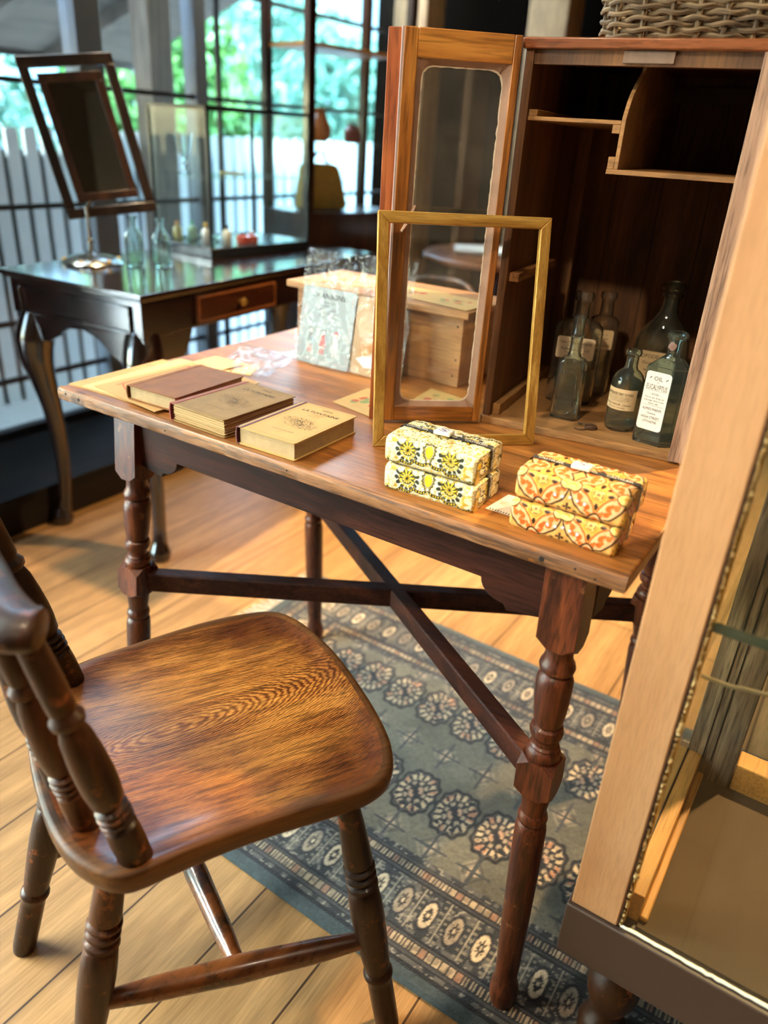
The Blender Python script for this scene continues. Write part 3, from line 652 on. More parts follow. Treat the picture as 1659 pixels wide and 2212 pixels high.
seat.parent = CH; seat.matrix_local = Matrix.Translation(SC - Vector((-.58, .52, 0))) @ Rz.inverted()
# legs (turned, splayed)
CLEG = [(0.0125, 0), (0.0145, 0.02), (0.016, 0.08), (0.0178, 0.16), (0.0185, 0.2), (0.0188, 0.225), (0.0142, 0.235), (0.0205, 0.243), (0.0208, 0.25), (0.0148, 0.258), (0.0148, 0.268), (0.0205, 0.275), (0.0205, 0.283), (0.0144, 0.292), (0.0144, 0.3), (0.02, 0.308), (0.0212, 0.318), (0.0151, 0.328), (0.02, 0.345), (0.0218, 0.4), (0.0222, 0.46), (0.0215, 0.52), (0.02, 0.6), (0.0185, 0.66), (0.0165, 0.7), (0.018, 0.704), (0.0205, 0.712), (0.0205, 0.722), (0.0175, 0.732), (0.0172, 0.76), (0.0172, 0.88), (0.0168, 0.97), (0.015, 1.0)]
tops = {'br': (-.540, .345, .42), 'fr': (-.372, .555, .42), 'bl': (-.75, .44, .42), 'fl': (-.66, .70, .42)}
feet = {'br': (-.575, .267, 0), 'fr': (-.300, .580, 0), 'bl': (-.82, .35, 0), 'fl': (-.69, .775, 0)}
for k in tops:
    A, B_ = Vector(tops[k]), Vector(feet[k]); L_ = (B_ - A).length
    obj('leg', lathe(BM(), [(r, t * L_) for r, t in CLEG], 32, frame_of(A, B_, (0, 1, 0))), M_CHAIR, CH)
def on(k, z): A, B_ = Vector(tops[k]), Vector(feet[k]); t = (A.z - z) / (A.z - B_.z); return A + (B_ - A) * t
def stretcher(A, B_, r=.0165):
    L_ = (B_ - A).length
    obj('stretcher', lathe(BM(), [(r * .62, 0), (r * .7, .06 * L_), (r * .9, .2 * L_), (r, .42 * L_), (r * 1.06, .5 * L_), (r, .58 * L_), (r * .9, .8 * L_), (r * .7, .94 * L_), (r * .62, L_)], 24, frame_of(A, B_)), M_CHAIR2, CH)
M_CHAIR2 = wood('worn_brown_turning', srgb(40, 20, 10), srgb(98, 50, 20), srgb(146, 84, 38), 1, fine=160, band=12, rough=.28, pores=.3, coat=.5, wear=srgb(34, 20, 14), wear_lo=.5, wear_scale=12)
sr = (on('br', .185), on('fr', .185)); sl = (on('bl', .185), on('fl', .185))
stretcher(*sr); stretcher(*sl); stretcher((sr[0] + sr[1]) / 2, (sl[0] + sl[1]) / 2, .0155)
# back: short turned spindles carrying a low curved bow
SPN = [(0.017, -0.012), (0.0178, 0.0517), (0.018, 0.1033), (0.0172, 0.1412), (0.0126, 0.155), (0.0178, 0.1632), (0.0178, 0.1713), (0.0126, 0.1783), (0.018, 0.1865), (0.018, 0.1947), (0.0126, 0.2028), (0.0172, 0.2098), (0.0172, 0.2168), (0.0124, 0.225), (0.017, 0.2468), (0.019, 0.2976), (0.0194, 0.3485), (0.0184, 0.4138), (0.0162, 0.4792), (0.0122, 0.5184), (0.0165, 0.53), (0.0172, 0.546), (0.0122, 0.566), (0.0138, 0.581), (0.014, 0.6357), (0.0136, 0.7233), (0.0125, 0.8)]
sp = [(-.497, .343), (-.578, .342), (-.650, .362), (-.712, .392), (-.762, .432), (-.796, .482)]
bow = smoothpath([(-.536, .305, .746), (-.556, .292, .745), (-.60, .298, .744), (-.66, .318, .744), (-.73, .345, .744), (-.785, .378, .744), (-.822, .408, .744), (-.838, .425, .744)], 6)
for i, (x, y_) in enumerate(sp):
    a = Vector((x, y_, .444)); q = Vector((x, y_, 0)); tgt = min(bow, key=lambda p: (Vector((p.x, p.y, 0)) - (q + Vector((-.050, -.052, 0) if i == 0 else (-.028, -.048, 0)))).length)
    tp = Vector((tgt.x, tgt.y, .736)); L_ = (tp - a).length
    obj('spindle', lathe(BM(), [(r, t * L_ / .8) for r, t in SPN], 28, frame_of(a, tp, (0, 1, 0))), M_CHAIR, CH)
b = BM(); tube(b, bow, [.017 + .007 * math.sin(PI * i / (len(bow) - 1)) ** .3 for i in range(len(bow))], 20, sx=1.3, sy=.78)
obj('back_bow', b, M_CHAIR, CH, sharp=50)

# ------------------------------------------------------------------ cabinet standing on the table
CO = Vector((-.4987, 1.0798, TZ)); cu = Vector((.9928, .1199, 0)).normalized(); cn = Vector((-cu.y, cu.x, 0))
MC = Matrix(((cu.x, cn.x, 0, CO.x), (cu.y, cn.y, 0, CO.y), (0, 0, 1, CO.z), (0, 0, 0, 1)))   # local: s, depth n, height above table
CW, CD, CHT = .307, .385, .535
CAB = thing('wooden_cabinet', 'open-fronted old wooden cabinet standing on the oak table, its glazed door swung out', 'cabinet', tuple(CO))
pt = .012
obj('side_panel', bx(BM(), 0, pt, 0, CD, .012, CHT - .013, MC), M_CARC, CAB, bevel=.001)
o = obj('side_panel', bx(BM(), CW - pt, CW, .001, CD, .012, CHT - .013, MC), M_CARC, CAB, bevel=.001)
o = obj('door_frame_edge', bx(BM(), CW - pt - .001, CW + .012, -.012, .0005, .004, CHT - .014, MC), wood('pinkish_worn_edge', srgb(122, 88, 68), srgb(158, 122, 98), srgb(186, 150, 124), 2, fine=300, band=40, rough=.7, pores=.5), CAB, bevel=.001)
obj('back_panel', bx(BM(), pt, CW - pt, CD - .008, CD, .012, CHT - .013, MC), M_CARC, CAB)
b = BM()
for s in (.075, .155, .235): bx(b, s, s + .0012, CD - .0086, CD - .0078, .012, CHT - .013, MC)
obj('board_joint', b, plain('joint_dark', srgb(22, 12, 8), .9), CAB)
obj('bottom_board', bx(BM(), -.002, CW + .002, -.004, CD, 0, .012, MC), M_CFLOOR, CAB, bevel=.0012)
obj('top_board', bx(BM(), -.004, CW + .006, -.006, CD + .004, CHT - .013, CHT, MC), wood('cabinet_top_wood', srgb(92, 46, 20), srgb(134, 74, 36), srgb(160, 98, 54), 0, fine=240, band=14, rough=.35, coat=.3), CAB, bevel=.002)
obj('top_rail', bx(BM(), pt, CW - pt, .003, .018, CHT - .030, CHT - .013, MC), M_CARC, CAB)
obj('lock_plate', bx(BM(), .129, .192, -.0005, .003, CHT - .0275, CHT - .0135, MC), plain('grey_brown_wood', srgb(120, 96, 78), .7, noise=.35, nscale=120), CAB, bevel=.0008)['label'] = 'greyish worn striking block'
obj('back_rail', bx(BM(), .1, CW - pt, CD - .022, CD - .008, CHT - .052, CHT - .028, MC), plain('grey_old_wood', srgb(96, 76, 60), .8, noise=.3, nscale=40), CAB, bevel=.001)
obj('shelf', bx(BM(), pt, .1395, .006, CD - .01, .4385, .4435, MC), M_CFLOOR, CAB, bevel=.0006)
b = BM()
prf = [(.0, .385), (.0, .445), (.006, .455), (.014, .466), (.026, .477), (.042, .487), (.062, .497), (.080, .506), (.085, .5215), (CD - .01, .5215), (CD - .01, .385)]
MD = MC @ Matrix(((0, 0, 1, .1395), (1, 0, 0, .006), (0, 1, 0, 0), (0, 0, 0, 1)))
prism(b, prf, 0, .0055, MD); obj('divider', b, M_CFLOOR, CAB, bevel=.0006)['label'] = 'thin upright divider with a curved front'
obj('shelf', bx(BM(), .1305, CW - pt, .004, CD - .01, .379, .385, MC), M_CFLOOR, CAB, bevel=.0006)
for (s0, s1, z0, z1) in ((.1305, .1395, .3852, .400), (.129, .1395, .428, .4383)):
    obj('shelf_cleat', bx(BM(), s0, s1, .006, .2, z0, z1, MC), M_CFLOOR, CAB, bevel=.0006)
obj('shelf_cleat', bx(BM(), pt, .024, .008, .2, .4435, .452, MC), M_CFLOOR, CAB, bevel=.0006)
obj('shelf_runner', bx(BM(), pt, .027, .012, .22, .222, .235, MC), wood('runner_wood', srgb(122, 78, 38), srgb(160, 108, 58), srgb(180, 130, 76), 1, rough=.6), CAB, bevel=.001)
obj('floor_cleat', bx(BM(), pt, .024, .012, .30, .012, .030, MC), M_CFLOOR, CAB, bevel=.001)
obj('corner_post', bx(BM(), pt, .034, CD - .07, CD - .05, .012, CHT - .014, MC), M_CARC, CAB, bevel=.001)

# the glazed door (child of the cabinet), seen from its inner side
HB = Vector((-.4985, 1.0585, .745)); HA = Vector((-.6145, .9590, .745)); du = (HB - HA).normalized(); dn = Vector((-du.y, du.x, 0))
MDo = Matrix(((du.x, dn.x, 0, HA.x), (du.y, dn.y, 0, HA.y), (0, 0, 1, HA.z), (0, 0, 0, 1)))     # local: s from free edge, n away from camera, z
DW, DH = .157, .530
door = bpy.data.objects.new('door', None); C.objects.link(door)
b = BM()
door = obj('door', bx(BM(), 0, .0190, 0, .018, 0, DH, MDo), M_DOOR, CAB, bevel=.0015)
def dpart(name, bm, m, **k):
    o = obj(name, bm, m, None, **k); o.data.transform(Matrix.Translation(-CO)); o.parent = door; return o
dpart('stile', bx(BM(), DW - .0112, DW, 0, .018, 0, DH, MDo), M_DOOR, bevel=.0015)
dpart('top_rail', bx(BM(), .0190, DW - .0112, .0003, .0177, DH - .034, DH, MDo), M_DOORX, bevel=.0012)
dpart('bottom_rail', bx(BM(), .0190, DW - .0112, .0003, .0177, 0, .024, MDo), M_DOORX, bevel=.0012)
# putty rebate: rounded rectangular ring
def rrect(x0, x1, z0, z1, r, n=6):
    P = []
    for (cx, cz, a0) in ((x1 - r, z1 - r, 0), (x0 + r, z1 - r, PI / 2), (x0 + r, z0 + r, PI), (x1 - r, z0 + r, 1.5 * PI)):
        for k in range(n + 1): a = a0 + PI / 2 * k / n; P.append((cx + r * math.cos(a), cz + r * math.sin(a)))
    return P
def ringm(bm, o_, i_, n0, n1, M_, mi=0, jit=0):
    K = len(o_); vo = []; vi = []
    for (x, z), (xi, zi) in zip(o_, i_):
        vo.append(bm.verts.new(M_ @ Vector((x, n0, z)))); vi.append(bm.verts.new(M_ @ Vector((xi + jit * rng.normal(), n1, zi + jit * rng.normal()))))
    for k in range(K): bm.faces.new((vo[k], vo[(k + 1) % K], vi[(k + 1) % K], vi[k])).material_index = mi
def dense(P, m=10):
    Q = []
    for k in range(len(P)):
        a = Vector(P[k]); c_ = Vector(P[(k + 1) % len(P)]); L_ = (c_ - a).length; n_ = max(1, int(L_ / .006))
        for j in range(n_): Q.append(tuple(a + (c_ - a) * j / n_))
    return Q
o_ = dense(rrect(.0185, DW - .0108, .0225, DH - .0325, .004)); 
def shrink(P, d, r):
    cx = (P[0][0] + P[len(P) // 2][0]) / 2
    x0 = min(p[0] for p in P) + d; x1 = max(p[0] for p in P) - d; z0 = min(p[1] for p in P) + d; z1 = max(p[1] for p in P) - d
    out = []
    for x, z in P:
        x = min(max(x, x0), x1); z = min(max(z, z0), z1)
        cxn = min(max(x, x0 + r), x1 - r); czn = min(max(z, z0 + r), z1 - r); v = Vector((x - cxn, z - czn))
        if v.length > r: v = v.normalized() * r
        out.append((cxn + v.x, czn + v.y))
    return out
b = BM(); i1 = shrink(o_, .0085, .016); ringm(b, o_, i1, .0015, .0095, MDo, jit=.0005)
dpart('putty', b, M_PUTTY, sharp=80)['label'] = 'pinkish cracked putty round the pane'
b = BM(); i2 = shrink(o_, .0098, .016); ringm(b, shrink(o_, .0082, .016), i2, .0088, .0094, MDo, jit=.0004)
dpart('putty_edge', b, plain('pale_putty', srgb(206, 190, 168), .8, noise=.2), sharp=80)
dpart('glass_pane', bx(BM(), .0200, DW - .0120, .0098, .0118, .024, DH - .034, MDo), M_PANE)
dpart('putty_repair', tube(BM(), [MDo @ Vector(p) for p in ((.012, -.001, .283), (.020, .000, .296), (.030, .003, .318))], [.004, .0055, .003], 8, sy=.5), M_PUTTY)['label'] = 'lump of hardened putty on the stile'
dpart('meeting_strip', bx(BM(), -.0225, -.0022, .004, .022, -.002, DH - .001, MDo @ Matrix.Rotation(math.radians(-22), 4, 'Z')), M_RED, bevel=.0012)['label'] = 'red-brown overlapping edge strip'
b = BM(); bx(b, -.0024, .0002, .0005, .016, -.001, DH - .0005, MDo); dpart('gap_strip', b, plain('grey_lavender_gap', srgb(176, 156, 150), .7))  # pale solid strip added to stand for the white gap beside the door edge

# ------------------------------------------------------------------ gilt frame leaning on the cabinet
FA = Vector((-.568, .868, .7405)); FB = Vector((-.388, 1.037, .7405)); fu = (FB - FA).normalized(); fb = Vector((-fu.y, fu.x, 0)); le = math.radians(10.5)
fup = math.cos(le) * Vector((0, 0, 1)) + math.sin(le) * fb; fnn = fu.cross(fup)      # fnn points to the viewer
MF = Matrix(((fu.x, fup.x, fnn.x, FA.x), (fu.y, fup.y, fnn.y, FA.y), (fu.z, fup.z, fnn.z, FA.z), (0, 0, 0, 1)))
FW, FH, fw = .2475, .3235, .0155
GF = thing('picture_frame', 'empty gilt wooden picture frame leaning against the open cabinet door', 'picture frame', tuple((FA + FB) / 2))
def mitre(bm, P, z0, z1): prism(bm, P, z0, z1, MF)
for P, nm in (([(0, 0), (FW, 0), (FW - fw, fw), (fw, fw)], 'b'), ([(0, FH), (fw, FH - fw), (FW - fw, FH - fw), (FW, FH)], 't'), ([(0, 0), (fw, fw), (fw, FH - fw), (0, FH)], 'l'), ([(FW, 0), (FW, FH), (FW - fw, FH - fw), (FW - fw, fw)], 'r')):
    b = BM(); mitre(b, P, -.010, 0)
    obj('frame_rail', b, M_GOLD if nm in 'bt' else M_GOLDV, GF, bevel=.0012)

# ------------------------------------------------------------------ bottles in the cabinet
BZ = TZ + .012
def bottle_mesh(prof, thick, M_, sx=1, sy=1, power=2., seg=48, neck_round=None):
    """closed glass shell; prof (r, z) up the outside; the body may be squared, the neck stays round"""
    bm = BM()
    inner = [(max(r - thick, .001), z + (thick * 1.6 if i < 2 else 0)) for i, (r, z) in enumerate(prof)]
    def ringat(r, z, th):
        out = []
        t = 0 if neck_round is None else min(1, max(0, (z - neck_round[0]) / (neck_round[1] - neck_round[0])))
        pw = power * (1 - t) + 2 * t; ax = sx * (1 - t) + t; ay = sy * (1 - t) + t
        for k in range(seg):
            a = 2 * PI * (k + .5) / seg; ct, st = math.cos(a), math.sin(a); q = (abs(ct) ** pw + abs(st) ** pw) ** (-1 / pw)
            out.append(bm.verts.new(M_ @ Vector(((r * ax - th) * ct * q, (r * ay - th) * st * q, z))))
        return out
    rings = [ringat(r, z, 0) for r, z in prof]
    rin = [ringat(r, z + (thick * 2 if z < .01 else 0), min(thick, r * .5)) for r, z in prof]
    chain = rings + list(reversed(rin))
    for i in range(len(chain) - 1):
        for k in range(seg): bm.faces.new((chain[i][k], chain[i][(k + 1) % seg], chain[i + 1][(k + 1) % seg], chain[i + 1][k]))
    bm.faces.new(list(reversed(rings[0]))); bm.faces.new(rin[0])
    return bm
def at(x, y_, ang=0, z=BZ): return Matrix.Translation((x, y_, z)) @ Matrix.Rotation(math.radians(ang), 4, 'Z')
def flat_label(M_, w, h, y0, z0, lines, m=M_LABEL, corner=.004, tilt=0):
    """lines: (text, dx, dz, height, maxw, ink index)"""
    bm = BM(); P = rrect(-w / 2, w / 2, -h / 2, h / 2, corner)
    for zz in (0,):
        vs = [bm.verts.new(M_ @ Vector((x, -y0, z0 + z))) for x, z in P]; bm.faces.new(vs)
    fn = lambda x, z: M_ @ Vector((x, -y0 - .00025, z0 + z))
    for s, dx, dz, hh, mw in lines: text(bm, s, fn, dx, dz, hh, mw)
    return bm
def wrap_label(M_, r, w, h, z0, lines, corner=.0):
    bm = BM(); fn0 = lambda x, z: M_ @ Vector(((r) * math.sin(x / r), -(r) * math.cos(x / r), z0 + z))
    fn = lambda x, z: M_ @ Vector(((r + .0003) * math.sin(x / r), -(r + .0003) * math.cos(x / r), z0 + z))
    strip(bm, fn0, -w / 2, w / 2, -h / 2, h / 2, 24, 1)
    for s, dx, dz, hh, mw in lines: text(bm, s, fn, dx, dz, hh, mw)
    return bm
GB = 'old glass medicine bottles in the cabinet'
def neck(r, z0, z1, lip): return [(r * 1.02, z0), (r, (z0 + z1) / 2), (r, z1 - .010), (lip, z1 - .008), (lip * 1.04, z1 - .004), (lip, z1)]
# 1 embossed panel bottle with a ringed neck, front left
Bt = thing('glass_bottle', 'small greenish panelled bottle with embossed letters and a ringed neck, front left in the cabinet', 'bottle', (-.390, 1.160, BZ), GB)
MB_ = at(-.390, 1.160, 4)
pr_ = [(.0205, 0), (.0225, .002), (.0225, .07), (.0225, .088), (.0215, .094), (.017, .099), (.0115, .102), (.0095, .108), (.0092, .124), (.0095, .131), (.0128, .133), (.0128, .1355), (.0095, .137), (.0092, .145), (.0088, .158), (.0105, .161), (.0105, .165)]
obj('body', bottle_mesh(pr_, .0022, MB_, 1, .62, 5, 48, (.090, .102)), M_AQUA2, Bt, sharp=50)
b = BM(); a_ = rrect(-.0135, .0135, .012, .080, .012); c_ = rrect(-.0118, .0118, .0137, .0783, .0105)
pts = [MB_ @ Vector((x, -.0141, z)) for x, z in a_]; tube(b, pts, .0009, 6, closed=True)
fn = lambda x, z: MB_ @ Vector((-z * 1.0, -.0146, .045 + x))
text(b, 'SAUER', fn, 0, 0, .0075, .05, mi=0); obj('embossing', b, M_AQUA2, Bt)
obj('sediment', lathe(BM(), [(.003, 0), (.009, .0015), (.006, .004)], 12, at(-.396, 1.160, 0, BZ + .005), sy=.5), plain('amber_residue', srgb(190, 130, 50), .5, noise=.3), Bt)
# 2 wide flat bottle labelled tincture
Bt = thing('glass_bottle', 'wide flat clear bottle with a rounded white tincture label, behind the embossed bottle', 'bottle', (-.4195, 1.252, BZ), GB)
MB_ = at(-.4195, 1.252, 14)
pr_ = [(.036, 0), (.039, .003), (.0395, .08), (.0395, .122), (.038, .130), (.031, .1365), (.020, .1405), (.0125, .144), (.0115, .150), (.0112, .170), (.0150, .173), (.0160, .178), (.0160, .182), (.0145, .185)]
obj('body', bottle_mesh(pr_, .0022, MB_, 1, .55, 3.0, 56, (.128, .145)), M_GREYG, Bt, sharp=60)
b = flat_label(MB_, .062, .036, .0222, .097, [('AMM.', 0, .0135, .0028, None), ('TINCTURE QUININE', 0, .0085, .0040, .056), ('Dose - half to one teaspoonful', 0, .0040, .0018, .046), ('Pollard & Co. Ltd', 0, -.0018, .0046, .050), ('Dispensing Chemists', 0, -.0075, .0028, .040), ('23, High St. HYDE', 0, -.0130, .0030, .042)], M_LABEL)
obj('label', b, [M_LABEL, M_INK], Bt)['label'] = 'white label with rounded corners'
# 3 narrow bottle behind
Bt = thing('glass_bottle', 'tall narrow smoky bottle standing behind the wide flat one at the back', 'bottle', (-.4050, 1.335, BZ), GB)
MB_ = at(-.4050, 1.335, 22)
pr_ = [(.027, 0), (.029, .003), (.0295, .08), (.0295, .124), (.028, .130), (.020, .135), (.0125, .138), (.0115, .144), (.0112, .164), (.0135, .167), (.0145, .172), (.0135, .177)]
obj('body', bottle_mesh(pr_, .0022, MB_, .82, .72, 4, 48, (.126, .140)), M_GREYG, Bt, sharp=55)
b = flat_label(MB_, .034, .034, .0219, .100, [('No. 2', 0, .009, .004, None), ('MIXTURE', 0, .002, .003, .026), ('MANCHESTER.', 0, -.010, .0030, .030)], M_LABEL2)
obj('label', b, [M_LABEL2, M_INK], Bt)
# 4 large round-bellied bottle
Bt = thing('glass_bottle', 'large bulbous bottle with a thick ringed lip at the back right of the cabinet', 'bottle', (-.3095, 1.372, BZ), GB)
MB_ = at(-.3095, 1.372, 6)
pr_ = [(.034, 0), (.039, .004), (.043, .03), (.0465, .07), (.0465, .090), (.044, .107), (.036, .124), (.024, .139), (.0165, .150), (.0140, .160), (.0135, .178), (.0170, .180), (.0178, .184), (.0165, .1865), (.0150, .188), (.0185, .191), (.0195, .196), (.0180, .201), (.0150, .203)]
obj('body', bottle_mesh(pr_, .0025, MB_, 1, .72, 2.2, 56, (.10, .150)), M_AQUA, Bt, sharp=60)
b = flat_label(MB_, .056, .050, .0340, .066, [('OPODELDOC', 0, .0165, .0062, .052), ('Doctor Parker', 0, .005, .0050, .044), ('Liniment & Family', 0, -.0015, .0026, .040), ('RUB WELL IN', 0, -.0075, .0040, .040), ('MORNING', 0, -.0140, .0040, .034), ('& NIGHT', 0, -.0195, .0030, .03)], M_LABEL2)
obj('label', b, [M_LABEL2, M_INK], Bt)
# 5 small round bottle with wrapped label
Bt = thing('glass_bottle', 'small round-shouldered bottle wrapped in a cream camphorated spirit label', 'bottle', (-.3030, 1.176, BZ), GB)
MB_ = at(-.3030, 1.176, -12)
pr_ = [(.0215, 0), (.0240, .003), (.0245, .01), (.0245, .072), (.0238, .080), (.0205, .088), (.0150, .0935), (.0108, .0965), (.0094, .101), (.0092, .116), (.0118, .1175), (.0125, .1215), (.0118, .1255)]
obj('body', bottle_mesh(pr_, .0020, MB_, seg=56), M_AQUA, Bt, sharp=60)
L5 = [('CAMPHORATED SPIRIT OF WINE', 0, .0085, .0046, .047), ('Useful for rheumatism, sprains, bruises,', 0, .0042, .0016, .044), ('chilblains and lameness. To be rubbed well', 0, .0019, .0016, .044), ('into the parts affected night and morning,', 0, -.0004, .0016, .044), ('mixed with a little warm oil.', 0, -.0027, .0016, .036), ('ALFRED PARKER, Chemist', 0, -.0078, .0034, .046), ('High Street, Uttoxeter.', 0, -.0125, .0022, .032)]
obj('label', wrap_label(MB_, .0248, .060, .033, .052, L5), [M_LABEL2, M_INK], Bt)
# 6 tall six-sided bottle, oil of eucalyptus
Bt = thing('glass_bottle', 'tall blue-green angular bottle labelled oil of eucalyptus, nearest the cabinet right side', 'bottle', (-.2390, 1.148, BZ), GB)
MB_ = at(-.2390, 1.148, -9)
def hexbottle():
    bm = BM(); H_ = [(-.0255, -.020), (.017, -.020), (.032, -.004), (.032, .011), (.017, .020), (-.0255, .020)]
    def ring(sc, z, rnd=0, rr=.01):
        pts = []
        for k in range(6):
            a = Vector(H_[k]); c_ = Vector(H_[(k + 1) % 6])
            for j in range(8):
                p = a + (c_ - a) * j / 8; p = Vector((p.x - .002, p.y)); ang = math.atan2(p.y, p.x); q = Vector((rr * math.cos(ang), rr * math.sin(ang)))
                p = p * sc * (1 - rnd) + q * rnd; pts.append((p.x, p.y, z))
        return pts
    outer = [ring(.93, 0), ring(1, .003), ring(1, .115), ring(.98, .118), ring(.62, .129, .25, .013), ring(.5, .134, 1, .0115), ring(.5, .137, 1, .0105), ring(.5, .157, 1, .0108), ring(.5, .160, 1, .0148), ring(.5, .165, 1, .0150), ring(.5, .168, 1, .0130)]
    def inn(r, th): 
        out = []
        for x, y_, z in r:
            L_ = math.hypot(x, y_); k = (L_ - th) / L_; out.append((x * k, y_ * k, z + (.006 if z < .01 else 0)))
        return out
    ch = [[bm.verts.new(MB_ @ Vector(p)) for p in r] for r in outer]; ci = [[bm.verts.new(MB_ @ Vector(p)) for p in inn(r, .0024)] for r in outer]
    cc = ch + list(reversed(ci)); n = 48
    for i in range(len(cc) - 1):
        for k in range(n): bm.faces.new((cc[i][k], cc[i][(k + 1) % n], cc[i + 1][(k + 1) % n], cc[i + 1][k]))
    bm.faces.new(list(reversed(ch[0]))); bm.faces.new(ci[0]); return bm
obj('body', hexbottle(), M_AQUA3, Bt, sharp=18)
L6 = [('OIL', 0, .0345, .0062, None), ('OF', 0, .0285, .0020, None), ('EUCALYPTUS', 0, .0215, .0078, .0315), ('- DOSE -', 0, .0110, .0030, None), ('Five to ten drops on', 0, .0058, .0026, .029), ('lump sugar, three or four', 0, .0014, .0026, .031), ('times a day.', 0, -.0030, .0026, .016), ('ALFRED PARKER,', 0, -.0118, .0040, .030), ('Chemist,', 0, -.0180, .0030, .014), ('HIGH STREET,', 0, -.0245, .0040, .029), ('UTTOXETER.', 0, -.0310, .0036, .022)]
bm6 = flat_label(MB_ @ Matrix.Translation((-.006, 0, 0)), .0385, .088, .0206, .067, L6, M_LABEL, corner=.005)
fn6 = lambda x, z: MB_ @ Vector((x - .006, -.02085, .067 + z))
for zz in (.0162, -.0065): strip(bm6, fn6, -.0165, .0165, zz, zz + .0003, mi=1)
for sx_ in (-1, 1):
    for q in range(3): strip(bm6, fn6, sx_ * .0125 - .001 + .001 * q, sx_ * .0125 + .0002 + .001 * q, .033 + .0011 * q, .0345 + .0011 * q, mi=1)
obj('label', bm6, [M_WPAPER, M_INK], Bt)['label'] = 'white label with rounded corners'
b = BM(); bmesh.ops.create_icosphere(b, subdivisions=2, radius=1)
for v in b.verts: v.co = MB_ @ Vector((-.0005 + v.co.x * .0065, -.0108 + v.co.y * .0012, .149 + v.co.z * .006 + .001 * math.sin(v.co.x * 9)))
obj('resin_stain', b, plain('brown_resin', srgb(120, 90, 78), .6, noise=.35, nscale=200, bump=.5), Bt)
# rusty little padlock
lk = thing('padlock', 'tiny rusty padlock and hook lying on the cabinet floor', 'padlock', (-.3425, 1.133, BZ))
obj('lock_body', lathe(BM(), [(.0085, 0), (.0095, .001), (.0095, .0055), (.008, .007)], 10, at(-.336, 1.136, 10), sx=1.05, sy=.8), M_RUST, lk, sharp=30)
obj('shackle', tube(BM(), smoothpath([(-.334, 1.133, BZ + .0075), (-.343, 1.129, BZ + .0085), (-.352, 1.131, BZ + .008), (-.357, 1.136, BZ + .005), (-.353, 1.141, BZ + .003)], 6), .0013, 8), M_RUST, lk)
obj('hook', tube(BM(), smoothpath([(-.357, 1.121, BZ + .0013), (-.353, 1.118, BZ + .0013), (-.346, 1.118, BZ + .002), (-.340, 1.124, BZ + .002), (-.336, 1.130, BZ + .003)], 6), .0012, 8), M_RUST, lk)

# ------------------------------------------------------------------ wicker basket on the cabinet
M_WICK = wood('wicker', srgb(60, 46, 32), srgb(108, 88, 62), srgb(146, 122, 90), 0, fine=160, band=60, rough=.7, pores=.35)
BK0 = MC @ Vector((.205, .165, CHT))
BK = thing('wicker_basket', 'grey-brown woven wicker basket on top of the open cabinet', 'basket', tuple(BK0))
def bper(t, z, off=0):
    a = 2 * PI * t; ct, st = math.cos(a), math.sin(a); q = (abs(ct) ** 4 + abs(st) ** 4) ** (-.25)
    fl = 1 + z * .55
    return MC @ Vector((.205 + (.130 * fl + off) * ct * q, .165 + (.125 * fl + off) * st * q, CHT + .004 + z))
rows = 24; SEG = 300; stakes = 26
b = BM()
for r in range(rows):
    z = .003 + .0063 * r; ph = PI * (r % 2)
    pts = []
    for k in range(SEG):
        t = k / SEG; w = math.sin(stakes / 2 * 2 * PI * t + ph); pts.append(bper(t, z + 0.0012 * math.cos(stakes * 2 * PI * t + r * 1.3), (.0046 * w)))
    tube(b, pts, .0029, 6, closed=True)
obj('weave', b, M_WICK, BK)
b = BM()
for k in range(stakes):
    t = (k + .5) / stakes; tube(b, [bper(t, .0), bper(t, .08), bper(t, .155)], .0034, 6)
obj('stakes', b, M_WICK, BK)
b = BM(); bx(b, .095, .315, .06, .27, CHT + .001, CHT + .006, MC); obj('basket_base', b, M_WICK, BK)
b = BM()
for o2 in (0, 1): tube(b, [bper(k / 120, .157, .005 * math.sin(k * .8 + o2 * PI)) + Vector((0, 0, .005 * math.cos(k * .8 + o2 * PI))) for k in range(120)], .005, 6, closed=True)
obj('rim', b, M_WICK, BK)

